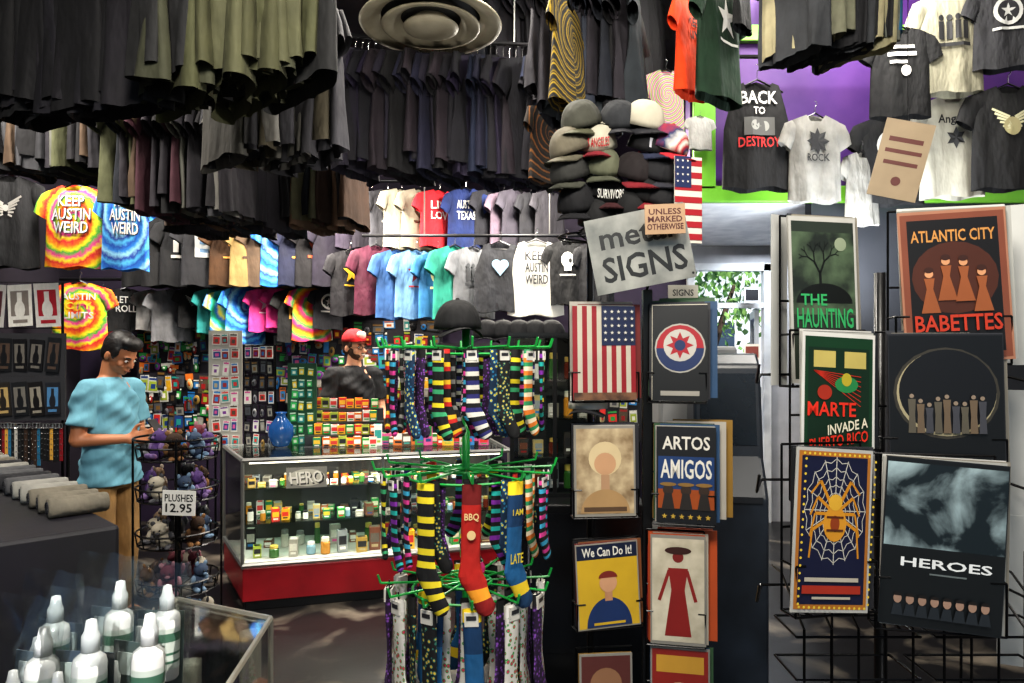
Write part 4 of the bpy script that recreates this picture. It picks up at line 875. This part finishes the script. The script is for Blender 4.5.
# ================================================================ centre sign rack
rx,ry=xw(647,2.72),2.72
rk=empty('sign_rack',(rx,ry,0)); mb=MB(); mb.box((0,0,.93),(.035,.035,1.86),BLK); mb.make('pole',rk)
for i in range(4): mb=MB(); a=i*math.pi/2+.78; mb.wire([(0,0,.06),(.32*math.cos(a),.32*math.sin(a),.015)],.014,BLK,6); mb.make('foot',rk)
def pocket(par,cx,cz,w,h,yaw,cy=0):
    mb=MB(); M=Matrix.Translation((cx,cy,cz))@Matrix.Rotation(yaw,4,'Z')
    y=-.05; r=.0032
    mb.wire([(-w/2,.01,-h/2),(-w/2,y,-h/2),(w/2,y,-h/2),(w/2,.01,-h/2)],r,WIRE,5,True,M)
    mb.wire([(-w/2,.01,-h/5),(-w/2,y,-h/5),(-w*.38,y,-h/5)],r,WIRE,5,False,M); mb.wire([(w/2,.01,-h/5),(w/2,y,-h/5),(w*.38,y,-h/5)],r,WIRE,5,False,M)
    for s in(-1,1): mb.wire([(s*w/2,.01,-h/2),(s*w/2,.01,h/2)],r,WIRE,5,False,M); mb.wire([(s*w/2,y,-h/2),(s*w/2,y,-h/5)],r,WIRE,5,False,M); mb.wire([(s*w*.3,y,-h/2),(s*w*.3,.01,-h/2)],r,WIRE,5,False,M)
    mb.wire([(-w/2,.01,h/2),(w/2,.01,h/2)],r,WIRE,5,False,M); mb.wire([(-w/2,.01,0),(w/2,.01,0)],r,WIRE,5,False,M)
    mb.make('wire_pocket',par)
tag(rk,'black floor rack with wire pockets of tin signs','display rack')
MUT=['#6a2420','#8a6a28','#28486a','#3a5a3a','#a8a298','#1c1c20','#7a4a28','#c8c0b0','#2a2a30']
def signs(px,py,wp,hp,yaw,fn,label,roll=0,board='#8a867e',d=2.62,stack=3,scol=MUT,par=rk,name='tin_sign',tilt=-.05,grp='spare signs stacked in the sign rack',so=1.0):
    o,a=flat(name,px,py,d,wp,hp,yaw,roll,tilt,board); fn(a); fin(a); tag(o,label,'poster' if name=='poster' else 'sign')
    c=at(px,py,d)-par.location; w,h=wp*d/F,hp*d/F; pocket(par,c.x,c.z-.0,w*1.06,h*1.04,yaw,c.y+.045)
    for s in range(stack):
        o2,a2=flat(name,px+so*U(1,3)*(s+1)*(1 if s%2 else -.4),py-so*U(.8,1.6)*(s+1),d+.012*(s+1),wp,hp,yaw+U(-.03,.03),roll*.5,tilt,random.choice(scol)); tag(o2,'sign partly hidden in the stack behind another','poster' if name=='poster' else 'sign',grp)
    return o
def flag(a):
    for i in range(13): a.rect(-.5+(i+.5)/13,0,1/13,1,'#8a1c26' if i%2==0 else '#b8b0a0')
    a.rect(.23,.29,.54,.42,'#1a2444')
    for i in range(5):
        for j in range(5): a.star(.02+i*.105,.44-j*.075,.032,'#c8c4ba')
    a.rect(0,-.46,1,.08,noisy('sign_rust','#3a2418','#6a4a34',20,.6))
signs(604,353,64,94,.12,flag,'distressed vertical United States flag tin sign')
def rnd(a): a.rect(0,0,1,1,'#0e0e10'); a.disc(0,.05,.46,'#a8a49c'); a.disc(0,.05,.43,'#a01c28'); a.disc(0,.05,.43,'#1c2e5a',a0=math.pi,a1=2*math.pi); a.disc(0,.08,.30,'#b8b4ac'); a.star(0,.08,.25,'#a01c28',8,.55); a.disc(0,.08,.1,'#1c2e5a'); a.rect(0,-.42,.7,.05,'#98948c')
signs(680,353,54,96,-.28,rnd,'black tin sign with round red and blue emblem',stack=6)
def por(a):
    a.rect(0,0,.94,.94,noisy('sepia','#7a664c','#b8a686',14,.4,.35,.65,0)); a.disc(0,.14,.27,'#cdb992'); a.disc(0,.08,.18,'#c09672'); a.rect(0,-.14,.14,.2,'#b08c6c'); a.disc(0,-.46,.4,'#a8885e',.26,a0=0,a1=math.pi); a.rect(0,-.42,.7,.05,'#5a4430')
signs(605,471,62,90,.1,por,'sepia vintage portrait sign of a person with light hair')
def ami(a): 
    a.rect(0,0,1,1,'#121318'); a.rect(0,.02,.94,.34,'#1c3a6a'); a.rect(0,-.25,.94,.2,'#9a4a18'); a.text('ARTOS',0,.33,.14,'#d8d4ca',.8); a.text('AMIGOS',0,.06,.2,'#d8d4ca',.86)
    for x in(-.3,0,.3): a.disc(x,-.16,.09,'#3a2a20'); a.disc(x,-.1,.14,'#8a6a38',.02); a.poly([(x-.11,-.36),(x+.11,-.36),(x+.06,-.19),(x-.06,-.19)],'#2a2420')
    for i in range(6): a.star(-.36+i*.145,-.43,.05,'#c0a040')
signs(686,475,58,96,-.25,ami,'dark tin sign reading AMIGOS with three hatted figures',stack=6)
def wcd(a):
    a.rect(0,0,.96,.97,'#c8a428'); a.rect(0,.4,.96,.17,'#141e38'); a.text('We Can Do It!',0,.4,.11,'#e0dcd0',.8)
    a.disc(.0,-.48,.36,'#1a3260',.34,a0=0,a1=math.pi); a.rect(0,-.12,.12,.12,'#b88864'); a.disc(.0,.03,.14,'#c89874'); a.disc(0,.09,.15,'#7a2a20',.08,a0=0,a1=math.pi); a.rect(0,-.44,.5,.03,'#c8a428')
signs(608,585,66,84,.22,wcd,'yellow sign of a worker with words We Can Do It!',roll=-.03)
def fig(a):
    a.rect(0,0,.94,.94,noisy('aged_paper','#a09884','#c4bca8',10,.6,.35,.65,0)); a.disc(0,.3,.1,'#7a201c'); a.poly([(-.18,.2),(.18,.2),(.12,-.0),(.24,-.42),(-.24,-.42),(-.12,0)],'#8a1e1a'); a.line(-.16,.18,-.34,-.1,.012,'#8a201c'); a.line(.16,.18,.32,-.1,.012,'#8a201c'); a.disc(0,.36,.24,'#3a1a14',.035)
signs(678,590,54,108,-.2,fig,'cream poster with red figure in hat and dress',stack=6,scol=['#c8301c','#b85020','#b8b0a0','#90201c'])
signs(606,684,54,60,.1,lambda a:(a.rect(0,0,.92,.92,'#5a2a24'),a.disc(0,0,.3,'#90684a')),'brown vintage tin sign low in rack',stack=1)
signs(680,690,58,84,-.2,lambda a:(a.rect(0,0,.94,.94,'#90241a'),a.rect(0,.3,.8,.2,'#c89838'),a.disc(0,-.1,.28,'#c8b890')),'orange and red tin sign',stack=2)
o,a=flat('hand_painted_sign',640,249,2.58,100,76,yaw=-.05,roll=-.19,board='#6f716e'); a.rect(0,0,1,1,noisy('brushed_tin','#5c5e5b','#a09f98',7,.35,.3,.7,.05,.3)); a.text('metal',-.02,.22,.30,'#121415',.72); a.text('SIGNS',0.02,-.2,.34,'#121415',.84); a.disc(.47,-.44,.012,B_); fin(a); tag(o,'silver tin placard reading metal SIGNS atop the rack','sign')
mb=MB(); mb.wire([(0,0,1.86),(0,-.12,1.95),(0,-.12,2.12)],.006,WIRE); mb.make('sign_bracket',rk)
o,a=flat('notice_card',665,219,2.52,40,30,yaw=-.05,roll=-.03,board='#a88868'); a.text('UNLESS',0,.25,.2,'#4a1410',.8); a.text('MARKED',0,0,.2,'#4a1410',.85); a.text('OTHERWISE',0,-.25,.2,'#4a1410',.9); fin(a); tag(o,'tan card reading UNLESS MARKED OTHERWISE','sign')
o,a=flat('notice_card',683,296,2.9,30,22,board='#b8b4a8'); a.text('SIGNS',0,.15,.3,'#333333',.7); a.rect(0,-.25,.7,.08,'#555555'); fin(a); tag(o,'small white notice card on the sign rack','sign')
o,a=flat('fabric_flag',688,200,2.85,30,86,yaw=.25,board='#d8d2c6',th=.006)
for i in range(7): a.rect(0,.5-(i+.5)/7,1,.5/7,'#a8242e')
a.rect(-.2,.32,.6,.36,'#243058'); 
for i in range(3):
    for j in range(4): a.star(-.4+i*.18,.45-j*.08,.05,'#e8e4da')
fin(a); tag(o,'United States flag cloth hanging beside the caps','flag')
# ================================================================ right poster rack
qx,qy=xw(880,2.0),2.0
pk=empty('poster_rack',(qx,qy,0)); mb=MB(); mb.cyl((0,0,0.02),(0,0,1.84),.016,BLK,seg=12); mb.make('pole',pk,smooth=True)
for i in range(4): mb=MB(); a_=i*math.pi/2+.5; mb.wire([(0,0,.06),(.36*math.cos(a_),.36*math.sin(a_),.012)],.012,BLK,6); mb.make('foot',pk)
tag(pk,'black wire poster rack standing by the entrance','display rack')
PB=['#a9a8a2','#c8c6c0','#3a3a3e','#8a8478','#26282c']
kw=dict(board='#b4b2ac',par=pk,name='poster',d=1.88,scol=PB,grp='spare posters stacked in the poster rack',so=.8)
def haunt(a):
    a.rect(0,0,.93,.95,'#2c342c'); a.rect(0,.16,.93,.5,noisy('murky_green','#1a211c','#4a5a44',9,.5)); a.disc(.0,-.02,.42,'#0d110e',.12,a0=0,a1=math.pi)
    def br(x,z,an,L,t,n):
        x1=x+math.cos(an)*L; z1=z+math.sin(an)*L*.5; a.line(x,z,x1,z1,t,'#0d110e')
        if n: br(x1,z1,an+.5,L*.72,t*.7,n-1); br(x1,z1,an-.45,L*.72,t*.7,n-1)
    br(-.05,.05,1.6,.22,.008,4)
    a.disc(.26,.34,.09,'#8a947c'); a.text('THE',-.16,.0,.07,'#38a060'); a.text('HAUNTING',0,-.11,.12,'#38a060',.84); a.rect(0,-.38,.6,.02,'#8a9a88')
signs(824,300,76,166,.22,haunt,'dark green poster reading THE HAUNTING',stack=3,**{**kw,'d':1.95})
def atl(a):
    a.rect(0,0,.96,.96,'#7a4430'); a.rect(0,0,.84,.88,'#120d0b'); a.disc(0,.05,.4,'#4a2414',.24); a.text('ATLANTIC CITY',0,.33,.08,'#c08848',.78)
    for x,z in((-.24,-.0),(-.08,.08),(.08,.07),(.24,.0)): a.disc(x,z+.08,.04,'#c89068'); a.disc(x,z+.105,.045,'#3a1c10',.02); a.poly([(x-.09,z-.18),(x+.09,z-.18),(x+.03,z-.02),(x+.05,z+.05),(x-.05,z+.05),(x-.03,z-.02)],'#90522c')
    a.text('BABETTES',0,-.25,.11,'#b83a20',.8); a.rect(0,-.35,.7,.02,'#c08848')
signs(955,285,100,152,-.16,atl,'vintage brown poster reading ATLANTIC CITY BABETTES',roll=-.04,stack=3,**{**kw,'board':'#a07058'})
def mar(a):
    a.rect(0,0,.93,.95,'#103a20'); a.rect(0,-.02,.84,.86,'#0c2a18'); a.rect(-.2,.34,.3,.10,'#b8a860'); a.rect(.22,.34,.3,.10,'#b8a860')
    for i in range(7): a.line(-.35,.27,.3,.24-i*.03,.002,'#b8301c')
    a.disc(.1,.19,.16,'#2a8048',.05); a.disc(.1,.22,.07,'#b0a030',.04); a.disc(-.2,.14,.1,'#a0301c',.045)
    a.text('MARTE',-.10,.04,.085,'#d83420',.66); a.text('INVADE A',.12,-.06,.06,'#e0d8c0',.55,.1); a.text('PUERTO RICO',0,-.145,.07,'#d83420',.8,.08); a.rect(0,-.42,.7,.02,'#b8a860')
signs(838,416,82,166,.2,mar,'green science fiction poster reading MARTE INVADE A PUERTO RICO',roll=.05,stack=3,**{**kw,'d':1.84,'board':'#d0cec8'})
def ecl(a):
    a.rect(0,0,.98,.98,'#0c0d10'); a.disc(0,.1,.46,'#3a362e',.31); a.disc(0,.1,.43,'#a09678',.29,n=36); a.disc(.01,.112,.42,'#0f0f13',.283,n=36)
    for i in range(9):
        x=-.3+i*.075; zz=.03*math.cos(i*1.7); a.disc(x,.05+zz,.02,'#8a7a6a'); a.poly([(x-.034,-.17),(x+.034,-.17),(x+.026,-.05),(x+.034,.03+zz),(x-.034,.03+zz),(x-.026,-.05)],['#5a5448','#6a5a48','#44444a'][i%3])
    a.rect(0,-.36,.4,.05,'#88847a')
signs(946,408,108,148,-.14,ecl,'black poster with eclipse ring and row of figures',stack=3,**{**kw,'d':1.84,'board':'#222226'})
def spi(a):
    a.rect(0,0,.94,.96,'#b0722c'); a.rect(0,0,.86,.90,'#141838'); cx,cz=.02,.12
    for i in range(16):
        t=i*math.pi/8; a.line(cx,cz,cx+.4*math.cos(t),cz+.33*math.sin(t),.0022,'#c8c4b8')
    for r_ in(.08,.14,.2,.26,.33,.4):
        P=[(cx+r_*(1-.08*(i%2))*math.cos(i*math.pi/16),cz+r_*(1-.08*(i%2))*.8*math.sin(i*math.pi/16)) for i in range(33)]
        for p,q in zip(P,P[1:]): a.line(*p,*q,.0018,'#c8c4b8')
    for s in(-1,1):
        for k_ in range(4): a.line(cx,cz-.02,cx+s*(.20+.03*k_),cz+.18-.10*k_,.008,'#c88820'); a.line(cx+s*(.20+.03*k_),cz+.18-.10*k_,cx+s*(.32),cz+.10-.13*k_,.005,'#c88820')
    a.disc(cx,cz-.08,.15,'#d0922a',.11); a.disc(cx,cz+.05,.09,'#d8a838',.05); a.disc(cx,cz-.08,.06,'#904018',.05); a.rect(cx,cz-.04,.22,.012,'#5a2a10'); a.rect(cx,cz-.12,.22,.012,'#5a2a10')
    a.rect(0,-.3,.7,.025,'#b8b0a0'); a.rect(0,-.36,.76,.05,'#a83420'); a.rect(0,-.41,.5,.015,'#b8b0a0')
    for i in range(14): a.disc(-.41+.063*i,-.465,.015,'#e0c040'); a.disc(-.41+.063*i,.465,.015,'#e0c040')
    for i in range(20): a.disc(-.45,-.44+.046*i,.015,'#e0c040'); a.disc(.45,-.44+.046*i,.015,'#e0c040')
signs(832,530,86,162,.2,spi,'navy poster with orange spider in a white web',roll=.08,stack=3,**{**kw,'d':1.73})
cloudm=noisy('cloudy_night_sky','#0a181e','#b8ced2',7,.5,.46,.72,.0,dist=.4)
def her(a):
    a.rect(0,0,.98,.98,'#0a0e11'); a.rect(.0,.22,.98,.5,cloudm); a.text('HEROES',0.03,-.12,.055,'#e8eaea',.74); a.rect(.05,-.18,.3,.01,'#687070')
    for i in range(8): x=-.35+i*.1; a.disc(x,-.34,.034,'#a08270',.03); a.disc(x,-.325,.037,'#1a120e',.02,a0=0,a1=math.pi); a.poly([(x-.05,-.44),(x+.05,-.44),(x+.03,-.37),(x-.03,-.37)],'#23282e')
signs(943,545,112,168,-.2,her,'dark poster with clouds reading HEROES above people',roll=.07,stack=3,**{**kw,'d':1.76,'board':'#12161a'})
for px,py,w,h,yw in((779,300,22,170,.5),(1014,285,26,160,-.5),(1013,470,24,160,-.45),(1010,590,22,150,-.4)):
    o,a=flat('poster',px,py,2.0,w,h,yw,board='#b8b8b4'); tag(o,'plain pale poster board seen at an angle in the rack','poster','spare posters stacked in the poster rack')
for cx in(-.16,.2):
    mb=MB()
    for k_ in range(5):
        x=cx-.14+k_*.07; mb.wire([(x,-.2,.55),(x,-.2,.9),(x,-.05,1.0),(x,.02,1.0)],.0035,WIRE,5)
    for z in(.55,.66,.77,.88): mb.wire([(cx-.16,-.05,z),(cx-.16,-.2,z),(cx+.16,-.2,z),(cx+.16,-.05,z)],.0035,WIRE,5,True)
    mb.wire([(0,0,.9),(cx,-.05,.9),(cx,-.05,.55),(0,0,.55)],.004,WIRE,5); mb.make('lower_pocket',pk)
for z in(.95,1.25,1.55):
    mb=MB(); mb.wire([(-.38,-.1,z+.03),(-.38,-.08,z-.02),(-.34,0,z),(0,0,z),(.34,0,z),(.38,-.08,z-.02),(.38,-.1,z+.03)],.004,WIRE,5); mb.make('cross_arm',pk)
o,a=flat('cardboard_sign',901,160,3.2,46,78,yaw=-.2,roll=.25,board='#a89478'); a.rect(0,.25,.7,.06,'#6a3a34'); a.rect(0,.1,.75,.05,'#6a3a34'); a.rect(0,-.05,.7,.05,'#6a3a34'); a.disc(0,-.28,.1,'#6a3a34'); fin(a); tag(o,'tan cardboard notice hanging among the shirts','sign')
mb=MB(); mb.wire([at(908,124,3.2),(xw(908,3.2),3.2,CEIL)],.002,WIRE,4); c_=mb.make('cord'); bpy.context.view_layer.update(); c_.parent=o; c_.matrix_parent_inverse=o.matrix_world.inverted()
for i,(px,py) in enumerate(((752,352),(752,372),(752,392),(753,412),(752,295))):
    o,a=flat('flyer',px,py,6.7,16,16,board=['#e8e0d0','#c84a30','#e0c8a0','#b0c0d0','#e8e8e8'][i]); a.rect(0,0,.8,.7,['#8a4a40','#e8d8b0','#3a5a8a','#c04030','#222226'][i]); fin(a); tag(o,'small paper flyer taped beside the door','flyer','flyers beside the door')
# ================================================================ lights
def area(loc,rot,size,e,col=(1,.95,.88)):  # area lights without fixtures: unseen ceiling lamps and added fill lights
    l=bpy.data.lights.new('shop_area_light','AREA'); l.size=size; l.energy=e; l.color=col
    o=bpy.data.objects.new('shop_area_light',l); COL.objects.link(o); o.location=loc; o.rotation_euler=[math.radians(a) for a in rot]; return o
area((-.3,.3,3.6),(38,0,0),.8,120,(1,.94,.84))
area((-.3,3.35,4.0),(0,0,0),.5,80,(1,.94,.84))
area((-1.5,5.45,3.3),(-12,0,0),.6,190,(1,.92,.80))
area((-3.0,3.4,3.9),(10,20,0),.7,125,(1,.94,.84))
area((1.9,3.9,4.3),(15,0,0),.7,95)
area((1.0,1.0,3.9),(30,0,-8),.7,75,(1,.94,.84))
area((.3,5.5,3.4),(-10,0,0),.6,140,(1,.93,.82))
area((-3.3,5.2,3.9),(10,0,0),.5,105)
area((2.4,6.3,2.6),(0,0,0),.5,20,(.85,.92,1))  # added fill light under the soffit to brighten the entry
area((2.2,4.2,2.0),(150,0,0),.4,35,(.9,.95,1))  # added upward fill that brightens the white soffit, no lamp stands here
area((-.45,2.9,2.3),(165,0,0),.3,7)  # added floating fill aimed up to brighten the air diffuser
sun=bpy.data.lights.new('sun','SUN'); sun.energy=6; sun.angle=.02; so=bpy.data.objects.new('sun',sun); COL.objects.link(so); so.rotation_euler=(math.radians(42),0,math.radians(20))
w=bpy.data.worlds.new('world'); scene.world=w; w.use_nodes=True; n=w.node_tree.nodes; l=w.node_tree.links
bg=n['Background']; sky=n.new('ShaderNodeTexSky'); sky.sky_type='NISHITA'; sky.sun_disc=False; sky.sun_elevation=math.radians(48)
l.new(sky.outputs[0],bg.inputs[0]); bg.inputs[1].default_value=.14
cam=bpy.data.cameras.new('camera'); cam.sensor_width=36; cam.lens=F/1024*36; cam.shift_y=15.5/1024; cam.clip_start=.02
co=bpy.data.objects.new('camera',cam); COL.objects.link(co); co.location=(0,0,EYE); co.rotation_euler=(math.pi/2,0,0); scene.camera=co
